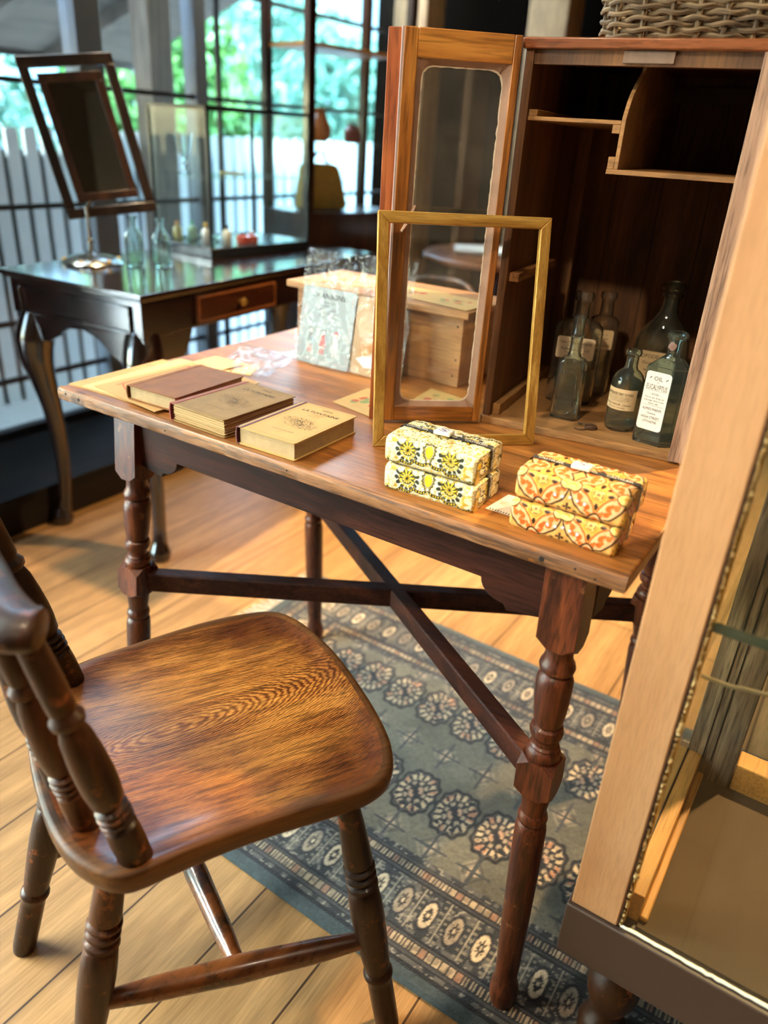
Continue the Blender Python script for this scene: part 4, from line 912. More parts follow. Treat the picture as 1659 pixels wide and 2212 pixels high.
# ------------------------------------------------------------------ wrapped soaps
def green_pat(S, Tt):         # metres along and round the pack, mirrored about the middle
    s = np.abs(S); tt = Tt; img = np.ones(S.shape + (3,)) * np.array([226, 220, 190.])
    n = vnoise(S * 300, Tt * 300, 2); n2 = vnoise(S * 520 + 9, Tt * 520, 8)
    img = over(img, (np.abs(n - .5) < .10) * 1., [204, 166, 58]); img = over(img, (np.abs(n2 - .5) < .06) * .6, [216, 190, 96])
    tf = np.where(tt < .052, tt, .104 - tt)
    dk = [48, 52, 34]; yl = [232, 194, 30]; wh = [232, 228, 206]
    dx = s - .030; dy = tf - .0235; ang = np.arctan2(dx, -dy); r = np.hypot(dx, dy); aa = np.abs(ang)
    leaf = np.abs(np.cos(ang * 6.5))                                   # pointed leaves hanging below
    img = over(img, (aa < 2.0) * sm(r - .0188, .001) * (r > .0118), wh) * 1.
    img = over(img, (aa < 2.05) * (r > .0120) * sm(r - .0135 - .0048 * leaf ** .8, .0010) * (leaf > .42), dk)
    img = over(img, (aa < 2.2) * sm(np.abs(r - .0105) - .0014, .0008) * (np.cos(ang * 15) > -.3), yl)
    img = over(img, (aa < 2.2) * sm(np.abs(r - .0105) - .0005, .0005) * (np.cos(ang * 15) > .6), dk)
    crown = np.where(aa > 1.15, .0112 - .0016 * np.cos(ang * 8), .0078)
    img = over(img, sm(r - crown, .0008), dk)
    img = over(img, sm(r - crown + .0012, .0008) * (np.cos(ang * 11) > -.1) * (r > .0020), yl)
    img = over(img, sm(np.abs(r - .0048) - .0005, .0005), [196, 186, 120])
    dx = s; dy = tf - .0275; rr = np.sqrt((dx / (.0052 + .10 * dy)) ** 2 + (dy / .0078) ** 2); ang = np.arctan2(dx, dy)
    img = over(img, sm(rr - 1.72 - .16 * np.cos(ang * 11), .1), dk); img = over(img, sm(np.abs(rr - 1.42) - .06, .05) * (np.cos(ang * 11) > 0), yl)
    img = over(img, sm(rr - 1.22, .08), wh); img = over(img, sm(rr - 1.10, .05), dk); img = over(img, sm(rr - 1.02, .06), yl)
    fr = (s / .0195) % 1
    cy = .0150 - .205 * s + .0045 - .0050 * np.sin(PI * fr) - .004
    dl = np.abs(tf - cy)
    img = over(img, sm(dl - .0031, .0006), wh); img = over(img, sm(dl - .0025, .0006), dk)
    img = over(img, sm(dl - .0012, .0005) * (np.sin(s * 1700) > .1), yl)
    for q in (-.014, -.007, 0, .007, .014):
        img = over(img, sm(np.hypot(S - q, tf - .0160 + .16 * abs(q)) - .0018, .0008), [236, 226, 236])
    img = over(img, sm(np.abs(tf - .0425) - .0008, .0005) * (np.sin(S * 1500) > -.2), dk)
    return img
def orange_pat(S, Tt):
    s = np.abs(S); tf = np.where(Tt < .060, Tt, .120 - Tt); img = np.ones(S.shape + (3,)) * np.array([226, 170, 92.])
    dk = [58, 38, 24]; orr = [220, 108, 40]; pe = [232, 184, 132]; yl = [240, 186, 74]
    ss = np.abs(((s + .033) % .066) - .033)                        # distance from the nearest badge column
    # spokes and dark leaves round the wheel half-way between badges
    dx = s - .033; dx = np.where(s > .066 + .0, s - .099, dx); dx0 = dx; dy = tf - .0325; r = np.hypot(dx, dy); ang = np.arctan2(dy, dx)
    img = over(img, sm(np.abs(r - .0145) - .0050, .001) * (np.cos(ang * 16) > .55), yl)
    lf = np.cos(ang * 8)
    img = over(img, (lf > .30) * sm(np.abs(r - .0142) - .0030 * np.clip((lf - .3) / .5, 0, 1) * (1 - .25 * (np.sin(r * 3200) > 0)), .0008), dk)
    bl = np.cos(ang * 4 + PI)                                       # four longer leaves on the diagonals
    img = over(img, (bl > .82) * sm(np.abs(r - .0165) - .0042 * np.clip((bl - .82) / .15, 0, 1), .0008), dk)
    img = over(img, sm(r - .0096, .0006), yl); img = over(img, sm(np.abs(r - .0080) - .0010, .0005), [226, 150, 60])
    img = over(img, sm(r - .0060, .0006), pe); img = over(img, sm(np.abs(r - .0054) - .0005, .0004) * (np.cos(ang * 4 + .6) > -.5), dk)
    img = over(img, sm(np.abs(r - .0036) - .0008, .0004), yl); img = over(img, sm(r - .0018, .0006), [150, 104, 56])
    base_img = img.copy(); free = np.ones(S.shape)
    for (x1, y1, x2, y2) in ((0, .036, .033, .001), (.066, .036, .033, .001), (0, .036, .033, .071), (.066, .036, .033, .071)):
        mx, my = (x1 + x2) / 2, (y1 + y2) / 2; ux, uy = x2 - x1, y2 - y1; L_ = math.hypot(ux, uy); ux /= L_; uy /= L_
        a = (s - mx) * ux + (tf - my) * uy; c = -(s - mx) * uy + (tf - my) * ux; low = (c * (1 if x2 > x1 else -1) * (1 if y2 < .03 else -1) < 0)
        w = .0098 * (1 - (a / (L_ / 2)) ** 2); dd = np.abs(c) - w; ins = (np.abs(a) < L_ / 2)
        img = over(img, ins * sm(dd, .0005), pe)
        img = over(img, ins * sm(np.abs(dd) - .0011, .0005) * low, dk); img = over(img, ins * sm(np.abs(dd) - .0011, .0005) * (~low), orr)
        free = free * ~(ins & (dd < .0016)); blob = np.zeros(S.shape)
        for k in (-2, -1, 0, 1, 2):
            ca = k * .0072; cc = (.0024 if k % 2 else -.0024) * (1 - abs(k) * .18); rb = .0037 - .0004 * abs(k)
            blob = np.maximum(blob, sm(np.hypot((a - ca) * .9, c - cc) - rb, .0006)); blob = np.maximum(blob, sm(np.hypot(a - ca - .0026, c + cc * 1.1) - rb * .55, .0006))
        img = over(img, ins * blob * (dd < -.0022), orr)
        img = over(img, ins * sm(np.hypot(a + .001, c) - .0008, .0004), pe)
    lf = np.cos(np.arctan2(tf - .0325, dx0) * 8); r0 = np.hypot(dx0, tf - .0325)
    img = over(img, free * (lf > .1) * sm(np.abs(r0 - .0150) - .0044 * np.clip((lf - .1) / .6, 0, 1), .0006), dk)
    # rings where petals meet low down
    rj = np.hypot(ss - .033, tf - .001); img = over(img, sm(rj - .0078, .0006), pe); img = over(img, sm(np.abs(rj - .0074) - .0011, .0005), dk); img = over(img, sm(rj - .0038, .0006), orr)
    dx = s; dy = tf - .0075; r = np.hypot(dx, dy); ang = np.arctan2(dy, dx)
    img = over(img, sm(r - .0048 * np.abs(np.cos(ang * 2)) - .0005, .0006), dk)
    img = over(img, sm(np.hypot((s - .0095) * .6, tf - .0035) - .0016, .0006), dk)
    q = np.hypot(np.maximum(ss - .0045, 0), (tf - .036) * 1.05) - .0068
    img = over(img, sm(q - .0016, .0005), dk); img = over(img, sm(q - .0002, .0005), [240, 206, 120])
    img = over(img, sm(np.abs(tf - .036 - .0010 * np.sin(S * 500)) - .0012, .0006) * (q < -.0012), [232, 160, 60])
    for q_ in (-.018, -.009, 0, .009, .018):
        img = over(img, sm(np.hypot(S - q_ - .002, tf - .0195 + .1 * abs(q_)) - .0019, .0007), [232, 220, 238])
    return img
M_WRAPG = painted('green_wrap_paper', .38, .5, noise=.03, nscale=20); M_WRAPO = painted('orange_wrap_paper', .38, .5, noise=.03, nscale=20)
M_FOLD = plain('gold_fold_paper', srgb(206, 168, 70), .25, metal=.5, noise=.2)
M_RIB = wood('black_ribbon', srgb(34, 32, 32), srgb(44, 42, 42), srgb(60, 58, 56), 1, fine=900, band=200, rough=.6, pores=.3)
M_RIBT = plain('cream_thread', srgb(214, 206, 184), .7, noise=.05)
def soap(label, x0, y0, z0, L_, D_, H_, ang, pat, m, grp, with_tag):
    cx, cy = x0 + L_ / 2 * math.cos(ang) - D_ / 2 * math.sin(ang), y0 + L_ / 2 * math.sin(ang) + D_ / 2 * math.cos(ang)
    t = thing('wrapped_soap', label, 'soap', (cx, cy, z0), grp)
    Mx = Matrix.Translation((cx, cy, z0)) @ Matrix.Rotation(ang, 4, 'Z')
    rad = .0052; hx, hy = L_ / 2, D_ / 2
    # cross-section path round the pack: from the front bottom, up, over the top, down the back
    sec = []
    def add(y_, z): sec.append((y_, z))
    Np = 60
    path = [(-hy + .0025, 0)] + [(-hy - .0012 * math.sin(PI * q), .003 + (H_ - rad - .003) * q) for q in np.linspace(0, 1, 14)]
    path += [(-hy + rad - rad * math.cos(a), H_ - rad + rad * math.sin(a)) for a in np.linspace(.2, PI / 2, 7)]
    path += [(-hy + rad + (D_ - 2 * rad) * q, H_ + .0012 * math.sin(PI * q)) for q in np.linspace(.03, .97, 24)]
    path += [(hy - rad + rad * math.sin(a), H_ - rad + rad * math.cos(a)) for a in np.linspace(0, PI / 2 - .2, 7)]
    path += [(hy + .001 * math.sin(PI * q), (H_ - rad) * (1 - q) + .002 * q) for q in np.linspace(0, 1, 14)] + [(hy - .0025, 0)]
    pp = np.array(path); seglen = np.r_[0, np.cumsum(np.hypot(*np.diff(pp, axis=0).T))]; tot = seglen[-1]
    def pos(U, V):
        s = (U - .5) * 2; tt = V * tot; yy = np.interp(tt, seglen, pp[:, 0]); zz = np.interp(tt, seglen, pp[:, 1])
        edge = np.clip((np.abs(s) - .93) / .07, 0, 1); k = 1 - .12 * edge ** 2 * (1 if True else 0)
        X = s * hx * 1.0; yy = yy * (1 - .05 * edge ** 2); zz = H_ / 2 + (zz - H_ / 2) * (1 - .10 * edge ** 2)
        wr = .0004 * np.sin(U * 33 + V * 21) + .0003 * np.sin(U * 71 - V * 40)
        zz = zz + wr * (zz > .004)
        co = np.stack([X, yy + wr * .5, zz, np.ones_like(X)], -1) @ np.array(Mx).T
        return co[..., 0], co[..., 1], co[..., 2]
    me = grid_mesh('wrapper', pos, lambda U, V: pat((U - .5) * L_, V * tot), 300, 260)
    body = obj('wrapper', me, m, t)
    # folded ends: flat panel with a raised triangular fold
    for sgn in (1, -1):
        def epos(U, V, sgn=sgn):
            yy = (U - .5) * 2; zz = V
            dia = np.clip(1 - np.abs(yy) / (1 - .9 * np.abs(zz - .5) * 2 + .001), 0, 1)
            X = sgn * (hx - .0004 - .0022 * np.abs(zz - .5) * 2 * 0 + .0016 * np.clip(.5 - np.abs(zz - .45), 0, .5) * (1 - np.abs(yy) ** 2) * 1.2)
            X = X - sgn * .0030 * np.clip((np.abs(yy) - .0), 0, 1) * np.exp(-((zz - .42) / .06) ** 2)
            Y = yy * hy * (.95); Z_ = H_ * .05 + zz * H_ * .90
            co = np.stack([X, Y, Z_, np.ones_like(X)], -1) @ np.array(Mx).T; return co[..., 0], co[..., 1], co[..., 2]
        def ecol(U, V):
            img = pat((U - .5) * D_ + .03, V * .04 + .004)
            d_ = np.abs(np.abs(U - .5) * 2 * 1.0 + np.abs(V - .45) * 1.9 - 1.0)
            img = over(img, (d_ < .035) * 1., [120, 92, 36]); return img
        obj('folded_end', grid_mesh('folded_end', epos, ecol, 90, 60), m, t)
        if sgn > 0:
            b = BM(); vs = [b.verts.new(Mx @ Vector(p)) for p in ((hx + .0006, -hy + .0012, .0004), (hx + .0022, -hy + .0030, H_ * .62), (hx + .0018, -hy + .0125, .0006), (hx - .0020, -hy - .0004, H_ * .30))]
            b.faces.new(vs[:3]); b.faces.new((vs[0], vs[1], vs[3])); obj('fold', b, M_FOLD, t)
    # ribbon lengthwise with its woven name, down both ends
    w = .0048
    b = BM(); top = lambda x, y_: Mx @ Vector((x, y_, H_ + .0018 + 0 * x))
    def rib(dist, y_, off=0):      # dist from the middle along the ribbon
        a = abs(dist); sg = 1 if dist > 0 else -1
        if a < hx - .002: return Mx @ Vector((dist, y_, H_ + .0025 + off))
        q = a - (hx - .002)
        if q < .006:
            th = q / .006 * PI / 2; return Mx @ Vector((sg * (hx - .002 + .0042 * math.sin(th) + off * math.sin(th)), y_, H_ - .0026 + .0051 * math.cos(th) + off * math.cos(th)))
        return Mx @ Vector((sg * (hx + .0022 + off), y_, max(.001, H_ - .0026 - (q - .006))))
    yc = .004
    Lr = hx + H_ - .004
    strip(b, lambda x, y_: rib(x, y_), -Lr, Lr, yc - w, yc + w, 90, 1)
    for dd in (-.042, .0, .042):
        text(b, 'CASTELBEL', lambda x, y_: rib(x, y_, .0005), dd, yc, .0050, .032, mi=1, bold=True)
    for dd in (hx + .014,): text(b, 'CASTELBEL', lambda x, y_: rib(x, y_, .0005), dd, yc, .0050, .027, mi=1, bold=True)
    obj('ribbon', b, [M_RIB, M_RIBT], t)['label'] = 'black ribbon woven with a cream name'
    if with_tag:
        b = BM(); bx(b, -.0115, .0115, -.0085, .0085, 0, .0052, Mx @ Matrix.Translation((-.004, yc, H_ + .0030)) @ Matrix.Rotation(.06, 4, 'Z'))
        tg = obj('ceramic_tag', b, M_WHITE, t, bevel=.0016, seg=3)
        b = BM(); Mt = Mx @ Matrix.Translation((-.004, yc, H_ + .0030 + .00535)) @ Matrix.Rotation(.06, 4, 'Z')
        for r_, k0, k1 in ((.0062, 0, 20), (.0062, 24, 44)):
            P = [Mt @ Vector((r_ * math.cos(2 * PI * k / 48), r_ * .85 * math.sin(2 * PI * k / 48), 0)) for k in range(k0, k1 + 1)]; tube(b, P, .00035, 4)
        for (x, y_, r_) in ((-.0022, .0012, .0011), (-.0006, .0002, .0009), (.0012, .0014, .0009), (.0020, -.0012, .0013), (.0004, -.0020, .0007), (-.0030, -.0010, .0006)):
            lathe(b, [(r_, 0), (r_ * .8, .0002)], 8, Mt @ Matrix.Translation((x, y_, 0)))
        o_t = obj('emblem', b, M_BLUEINK, None); o_t.data.transform(Matrix.Translation(-Vector(t['_w']))); o_t.parent = tg
    return t
gs = 'gift-wrapped soaps stacked in pairs'
soap('lower of the two yellow-green patterned soap packs, on the oak table', -.4775, .7595, TZ, .127, .079, .0345, .045, green_pat, M_WRAPG, gs, False)
soap('upper yellow-green patterned soap pack with a white ceramic tag', -.4800, .7610, TZ + .0372, .127, .079, .0345, .030, green_pat, M_WRAPG, gs, True)
soap('lower of the two orange patterned soap packs, on the oak table', -.3030, .7665, TZ, .127, .079, .0345, .022, orange_pat, M_WRAPO, gs, False)
soap('upper orange patterned soap pack with a white ceramic tag', -.3035, .7725, TZ + .0372, .130, .078, .0355, -.01, orange_pat, M_WRAPO, gs, True)
# white price card under the orange soaps, another under the door
def card(name, label, cat, pts, m, z=TZ + .0004, th=.0004, extra=None, grp=None):
    b = BM(); prism(b, pts, z, z + th)
    if extra: extra(b, z + th + .0002)
    return tag(obj(name, b, m, org=(sum(p[0] for p in pts) / len(pts), sum(p[1] for p in pts) / len(pts), z)), label, cat, grp)
def ctext(b, z):
    for k, s in enumerate(('CASTELBEL PORTO', 'SABONETE', 'PERFUMADO', '150 g')):
        text(b, s, lambda x, y_: Vector((-.330 + x - (y_) * .15, .822 + y_, z)), 0, -.004 * k, .0022, .022)
    for k in range(8): strip(b, lambda x, y_: Vector((x, y_, z)), -.3405 + .0036 * k, -.339 + .0036 * k, .7905, .7945, mi=1)
card('price_card', 'small white printed card tucked under the orange soap packs', 'card', [(-.345, .789), (-.285, .792), (-.288, .850), (-.340, .846)], [M_WPAPER, M_INK], extra=ctext)
card('price_card', 'white card half hidden below the open cabinet door', 'card', [(-.560, .952), (-.520, .935), (-.490, .960), (-.530, .985)], M_WPAPER)

# ------------------------------------------------------------------ books and sheets
def cover_fn(O, ux, uy, z): return lambda x, y_: Vector((O[0] + ux[0] * x + uy[0] * y_, O[1] + ux[1] * x + uy[1] * y_, z))
def book(label, O, ang, W_, D_, H_, cover, spine, printed, gutters=0, warp=.0):
    """O front-left corner, spine on the left, fore edge on the right"""
    ux = (math.cos(ang), math.sin(ang)); uy = (-math.sin(ang), math.cos(ang))
    Mb = Matrix(((ux[0], uy[0], 0, O[0]), (ux[1], uy[1], 0, O[1]), (0, 0, 1, TZ + .0004), (0, 0, 0, 1)))
    t = thing('book', label, 'book', (O[0], O[1], TZ), None)
    ct = .0016
    def slab(z, lift):
        b = BM(); nx, ny = 14, 14; P = rrect(.004, W_, 0, D_, .004)
        lo = [b.verts.new(Mb @ Vector((x, y_, z + lift * (x / W_) ** 2))) for x, y_ in P]; hi = [b.verts.new(Mb @ Vector((x, y_, z + ct + lift * (x / W_) ** 2))) for x, y_ in P]
        b.faces.new(list(reversed(lo))); b.faces.new(hi)
        for k in range(len(P)): b.faces.new((lo[k], lo[(k + 1) % len(P)], hi[(k + 1) % len(P)], hi[k]))
        return b
    obj('back_cover', slab(0, 0), cover, t, bevel=.0004)
    nb = max(1, gutters)
    if gutters:
        b = BM(); step = (H_ - 2 * ct) / nb
        for k in range(nb):
            z0 = ct + k * step + .0004; z1 = ct + (k + 1) * step - .0007; jx = .0025 * rng.random(); jy = .002 * rng.random()
            bx(b, .006, W_ - .003 - jx, .0025 + jy, D_ - .003 - jy, z0, z1, Mb)
            for j in range(3): bx(b, .006, W_ - .001 - .003 * rng.random(), .0010 + .003 * rng.random(), D_ - .003, z1 - .0004 + .0004 * j, z1 - .0001 + .0004 * j, Mb)
        obj('page_block', b, [M_PAPER], t)
    else:
        b = BM(); n = 26
        for k in range(n):
            z0 = ct + (H_ - 2 * ct) * k / n; z1 = ct + (H_ - 2 * ct) * (k + 1) / n; j = .0005 * rng.random()
            bx(b, .005, W_ - .0032 - j, .0030 + j, D_ - .003 - j, z0, z1, Mb)
        obj('page_block', b, M_PAGE, t)
    fc = slab(H_ - ct, 0); fnb = lambda x, y_: Mb @ Vector((x, y_, H_ + .0003))
    if printed: printed(fc, fnb, W_, D_)
    obj('front_cover', fc, [cover, M_INK, M_INKB, spine], t, bevel=0)
    b = BM(); pts = [(.006, 0), (.001, .0008), (-.0012, H_ * .3), (-.0016, H_ * .5), (-.0012, H_ * .7), (.001, H_ - .0006), (.0125, H_ + .0005), (.0125, H_ - .0004), (.002, H_ - .0016), (.0005, H_ * .5), (.002, .0016), (.006, .0012)]
    Ms = Mb @ Matrix(((1, 0, 0, 0), (0, 0, 1, 0), (0, 1, 0, 0), (0, 0, 0, 1)))
    prism(b, pts, -.0002, D_ + .0002, Ms); obj('spine', b, spine, t, sharp=50)
    return t
def lafontaine(b, fn, W_, D_):
    x0 = .0145; cx = (x0 + W_) / 2; ww = W_ - x0
    # the cover reads with its top towards the back of the table
    text(b, 'FABLES', fn, cx + .002, D_ * .90, .0044, None, mi=1)
    text(b, 'LA FONTAINE', fn, cx, D_ * .80, .0075, ww * .84, mi=1)
    text(b, 'DE', fn, cx, D_ * .86, .0016, None, mi=1)
    text(b, 'NOUVELLE EDITION', fn, cx, D_ * .745, .0018, ww * .5, mi=2); text(b, 'AVEC DES NOTES', fn, cx, D_ * .715, .0016, ww * .4, mi=2)
    text(b, 'PAR UN PROFESSEUR', fn, cx, D_ * .68, .0016, ww * .36, mi=1)
    rr = random.Random(3)
    for k in range(420):                                            # the engraving: short strokes in a wreath
        a = rr.uniform(0, 2 * PI); q = rr.uniform(.15, 1.15); x = cx + q * math.cos(a) * ww * .33; y_ = D_ * .45 + q * math.sin(a) * D_ * .11 - .006 * math.cos(a)
        if abs(x - cx) > ww * .42: continue
        l = rr.uniform(.0012, .0035); th = rr.uniform(0, PI); dx, dy = l * math.cos(th), l * math.sin(th); nx_, ny_ = -math.sin(th) * .00022, math.cos(th) * .00022
        b.faces.new([b.verts.new(fn(*p)) for p in ((x - nx_, y_ - ny_), (x + dx - nx_, y_ + dy - ny_), (x + dx + nx_, y_ + dy + ny_), (x + nx_, y_ + ny_))]).material_index = 1 if rr.random() < .3 else 2
    text(b, 'MAISON ALFRED MAME', fn, cx, D_ * .20, .0026, ww * .62, mi=2); text(b, 'TOURS', fn, cx, D_ * .15, .0018, None, mi=2)
    for (a0, a1, b0, b1) in ((x0 + .004, W_ - .004, D_ - .0055, D_ - .0051), (x0 + .004, W_ - .004, .005, .0054)): strip(b, fn, a0, a1, b0, b1, mi=2)
    for x in (x0 + .004, W_ - .0044): strip(b, fn, x, x + .0004, .005, D_ - .005, mi=2)
M_LEATHER = plain('scuffed_leather', srgb(130, 78, 22), .6, noise=.35, nscale=38, bump=.5, spec=.3)
M_COVA = plain('grubby_olive_boards', srgb(142, 108, 54), .7, noise=.3, nscale=45, bump=.3)
M_COVB = plain('cream_boards', srgb(192, 152, 86), .7, noise=.08, nscale=30, bump=.1)
M_SPR = plain('crimson_cloth', srgb(138, 50, 48), .7, noise=.15, nscale=80); M_SPM = plain('maroon_cloth', srgb(98, 48, 46), .65, noise=.12, nscale=80)
book('brown leather-bound book lying leftmost of the three books', (-.978, .764), math.radians(2), .108, .160, .0235, M_LEATHER, M_LEATHER, None)
book('worn olive-brown book with a crimson spine and ragged pages, middle of the three', (-.8640, .7505), math.radians(-1.5), .1165, .158, .0285, M_COVA, M_SPR, lafontaine, gutters=7)
book('cream-covered book with a maroon spine, rightmost of the three books', (-.7240, .7465), math.radians(1), .107, .150, .0265, M_COVB, M_SPM, lafontaine)
def sheet_extra(kind):
    def f(b, z):
        if kind == 1:
            fn = lambda x, y_: Vector((x, y_, z))
            for (xa, xb, ya, yb) in ((-1.045, -.925, .955, .958), (-1.045, -.925, .963, .9645), (-1.048, -1.045, .80, .964), (-1.052, -1.0505, .80, .964)): strip(b, fn, xa, xb, ya, yb, 20, 1, mi=1)
            P = smoothpath([(-1.045, .81, z), (-1.02, .795, z), (-.985, .79, z), (-.96, .785, z)], 8); tube(b, P, .0012, 4, mi=1)
            for k in range(26): lathe(b, [(.0026, 0), (.002, .0001)], 6, Matrix.Translation((-1.043 + .0045 * k, .9605, z)), mi=1)
            lathe(b, [(.008, 0), (.008, .0001)], 5, Matrix.Translation((-1.03, .945, z)), mi=1)
        if kind == 0:
            fn = lambda x, y_: Vector((x, y_, z))
            for k in range(7): strip(b, fn, -1.112 + .010 * k, -1.108 + .010 * k, .915, .930 + .004 * (k % 3), mi=1)
            text(b, 'CHANSONS', lambda x, y_: Vector((x, y_, z)), -1.085, .86, .0045, .03, mi=1)
            strip(b, fn, -1.108, -1.06, .780, .7808, mi=1); strip(b, fn, -1.108, -1.1072, .78, .90, mi=1)
        if kind == 2:
            text(b, 'MENU', lambda x, y_: Vector((x, y_, z)), -1.035, .985, .006, .03, mi=1); text(b, 'DU JOUR', lambda x, y_: Vector((x, y_, z)), -1.035, .972, .004, .03, mi=1)
    return f
gp = 'old printed sheets at the left end of the table'
card('sheet_music', 'faded printed folder lowest in the pile on the table\'s left end', 'sheet', [(-1.117, .756), (-.955, .764), (-.960, .985), (-1.122, .965)], [M_PAPER2, plain('grey_green_print', srgb(112, 112, 84), .8)], z=TZ + .0003, th=.0018, extra=sheet_extra(0), grp=gp)
card('sheet_music', 'plain old sheet between the folder and the red-bordered one', 'sheet', [(-1.088, .760), (-.965, .767), (-.975, 1.0), (-1.100, .99)], M_PAPER, z=TZ + .0024, th=.0006, grp=gp)
card('sheet_music', 'old sheet with a red ornamental border under the leather book', 'sheet', [(-1.070, .772), (-.900, .752), (-.885, .975), (-1.062, .995)], [M_PAPER2, M_REDINK], z=TZ + .0034, th=.0014, extra=sheet_extra(1), grp=gp)
# raise the three books a little where they lie on the sheets is not needed: only the leather book touches them
for o in C.objects:
    if o.get('label', '').startswith('brown leather'): o.location.z += .0052
card('paper_card', 'small cream printed card beside the leather book', 'card', [(-1.062, .985), (-.985, .955), (-.985, 1.045), (-1.060, 1.045)], [M_PAPER, M_INKB], z=TZ + .0052, th=.0005, extra=sheet_extra(2))
# cellophane sleeve lying flat, with a card in it
def sheet_grid(P00, P10, P11, P01, nx, ny, amp, seed, base=0):
    b = BM(); g = []; r = random.Random(seed); ph = [r.uniform(0, 6) for _ in range(6)]
    for i in range(nx + 1):
        row = []
        for j in range(ny + 1):
            u, v = i / nx, j / ny
            p = (Vector(P00) * (1 - u) * (1 - v) + Vector(P10) * u * (1 - v) + Vector(P11) * u * v + Vector(P01) * (1 - u) * v)
            w = abs(math.sin(u * 9 + ph[0] + 3 * v) * math.sin(v * 7 + ph[1]) * .5 + .5 * math.sin(u * 17 + v * 13 + ph[2]) * .5)
            row.append(b.verts.new(p + Vector((0, 0, 1)) * (amp * w) * (1 if base == 0 else 0) + (Vector(base) * amp * w if base else Vector())))
        g.append(row)
    for i in range(nx):
        for j in range(ny): b.faces.new((g[i][j], g[i + 1][j], g[i + 1][j + 1], g[i][j + 1]))
    return b
SL = thing('cellophane_sleeve', 'crumpled clear cellophane sleeve lying flat left of the standing postcards', 'plastic sleeve', (-.985, 1.08, TZ + .001))
obj('sleeve', sheet_grid((-1.010, .985, TZ + .002), (-.900, 1.012, TZ + .002), (-.955, 1.195, TZ + .002), (-1.075, 1.125, TZ + .002), 26, 26, .010, 4), M_PLASTIC, SL)
b = BM(); prism(b, [(-1.000, .990), (-.935, 1.005), (-.965, 1.065), (-1.030, 1.045)], TZ + .0006, TZ + .0011)
obj('inserted_card', b, M_PAPER, SL)
# pine box with lid, cards on top
PB = thing('wooden_box', 'pale lidded pine box standing behind the glazed door', 'box', (-.81, 1.28, TZ))
obj('box_body', bx(BM(), -.995, -.617, 1.214, 1.37, TZ, TZ + .128), M_BOXW, PB, bevel=.0015)
obj('lid', bx(BM(), -1.012, -.601, 1.198, 1.386, TZ + .128, TZ + .141), M_BOXW, PB, bevel=.002)
b = BM()
for (x, z) in ((-.628, .85), (-.626, .79), (-.63, .76), (-.985, .83), (-.985, .77)): lathe(b, [(.002, 0), (.002, .0006)], 8, frame_of((x, 1.2135, z), (x, 0, z)))
obj('nail', b, M_INK, PB)
M_FLORAL = plain('floral_card_paper', srgb(186, 152, 92), .6, noise=.12, nscale=40); M_FGRN = plain('faded_green_print', srgb(126, 138, 86), .7)
def flowers(b, z, cx, cy, s):
    r = random.Random(int(cx * 1000))
    for k in range(14):
        lathe(b, [(s * r.uniform(.05, .12), 0), (s * .04, .0001)], 6, Matrix.Translation((cx + s * r.uniform(-.4, .4), cy + s * r.uniform(-.3, .3), z)), mi=1 + k % 2)
lz = TZ + .1415
gc = 'old floral greeting cards'
def fcard(label, pts, z):
    cx = sum(p[0] for p in pts) / 4; cy = sum(p[1] for p in pts) / 4
    card('greeting_card', label, 'card', pts, [M_FLORAL, M_REDINK, M_FGRN], z=z, th=.0006, extra=lambda b, zz: flowers(b, zz, cx, cy, .07), grp=gc)
fcard('floral card on the pine box lid nearest its right end', [(-.735, 1.225), (-.610, 1.205), (-.604, 1.300), (-.715, 1.320)], lz + .0008)
fcard('floral card on the pine box lid, second from its right end', [(-.835, 1.235), (-.720, 1.235), (-.712, 1.330), (-.825, 1.330)], lz)
fcard('floral card on the pine box lid behind the bagged postcard', [(-.965, 1.240), (-.850, 1.250), (-.855, 1.345), (-.970, 1.335)], lz)
fcard('floral card lying on the table left of the door foot', [(-.735, .990), (-.640, .970), (-.640, 1.075), (-.735, 1.095)], TZ + .0004)
fcard('floral card lying on the table behind the door glass', [(-.640, 1.090), (-.545, 1.070), (-.550, 1.160), (-.650, 1.175)], TZ + .0004)
# standing bagged postcards
def stand_card(thingname, label, x0, x1, yb, h, lean, m, prn, bag):
    up = Vector((0, math.sin(lean), math.cos(lean))); O = Vector((x0, yb, TZ + .001)); n = Vector((0, -math.cos(lean), math.sin(lean)))
    fn = lambda x, z: O + Vector((x, 0, 0)) + up * z + n * .0006
    t = thing(thingname, label, 'postcard', tuple(O))
    b = BM(); P = rrect(0, x1 - x0, 0, h, .006)
    vs = [b.verts.new(O + Vector((x, 0, 0)) + up * z) for x, z in P]; vb = [b.verts.new(O + Vector((x, 0, 0)) + up * z - n * .0012) for x, z in P]
    b.faces.new(vs); b.faces.new(list(reversed(vb)))
    for k in range(len(P)): b.faces.new((vs[k], vs[(k + 1) % len(P)], vb[(k + 1) % len(P)], vb[k]))
    prn(b, fn, x1 - x0, h); obj('card', b, m, t)
    a0, a1, hh = bag
    f0 = O + n * .003
    obj('sleeve', sheet_grid(f0 + Vector((a0 - x0, 0, 0)), f0 + Vector((a1 - x0, 0, 0)), f0 + Vector((a1 - x0, 0, 0)) + up * hh, f0 + Vector((a0 - x0 + .01, 0, 0)) + up * hh, 26, 34, .009, int(x0 * -100), tuple(n)), M_PLASTIC, t)
    return t
M_PC = plain('grey_green_card', srgb(150, 160, 158), .6, noise=.05)
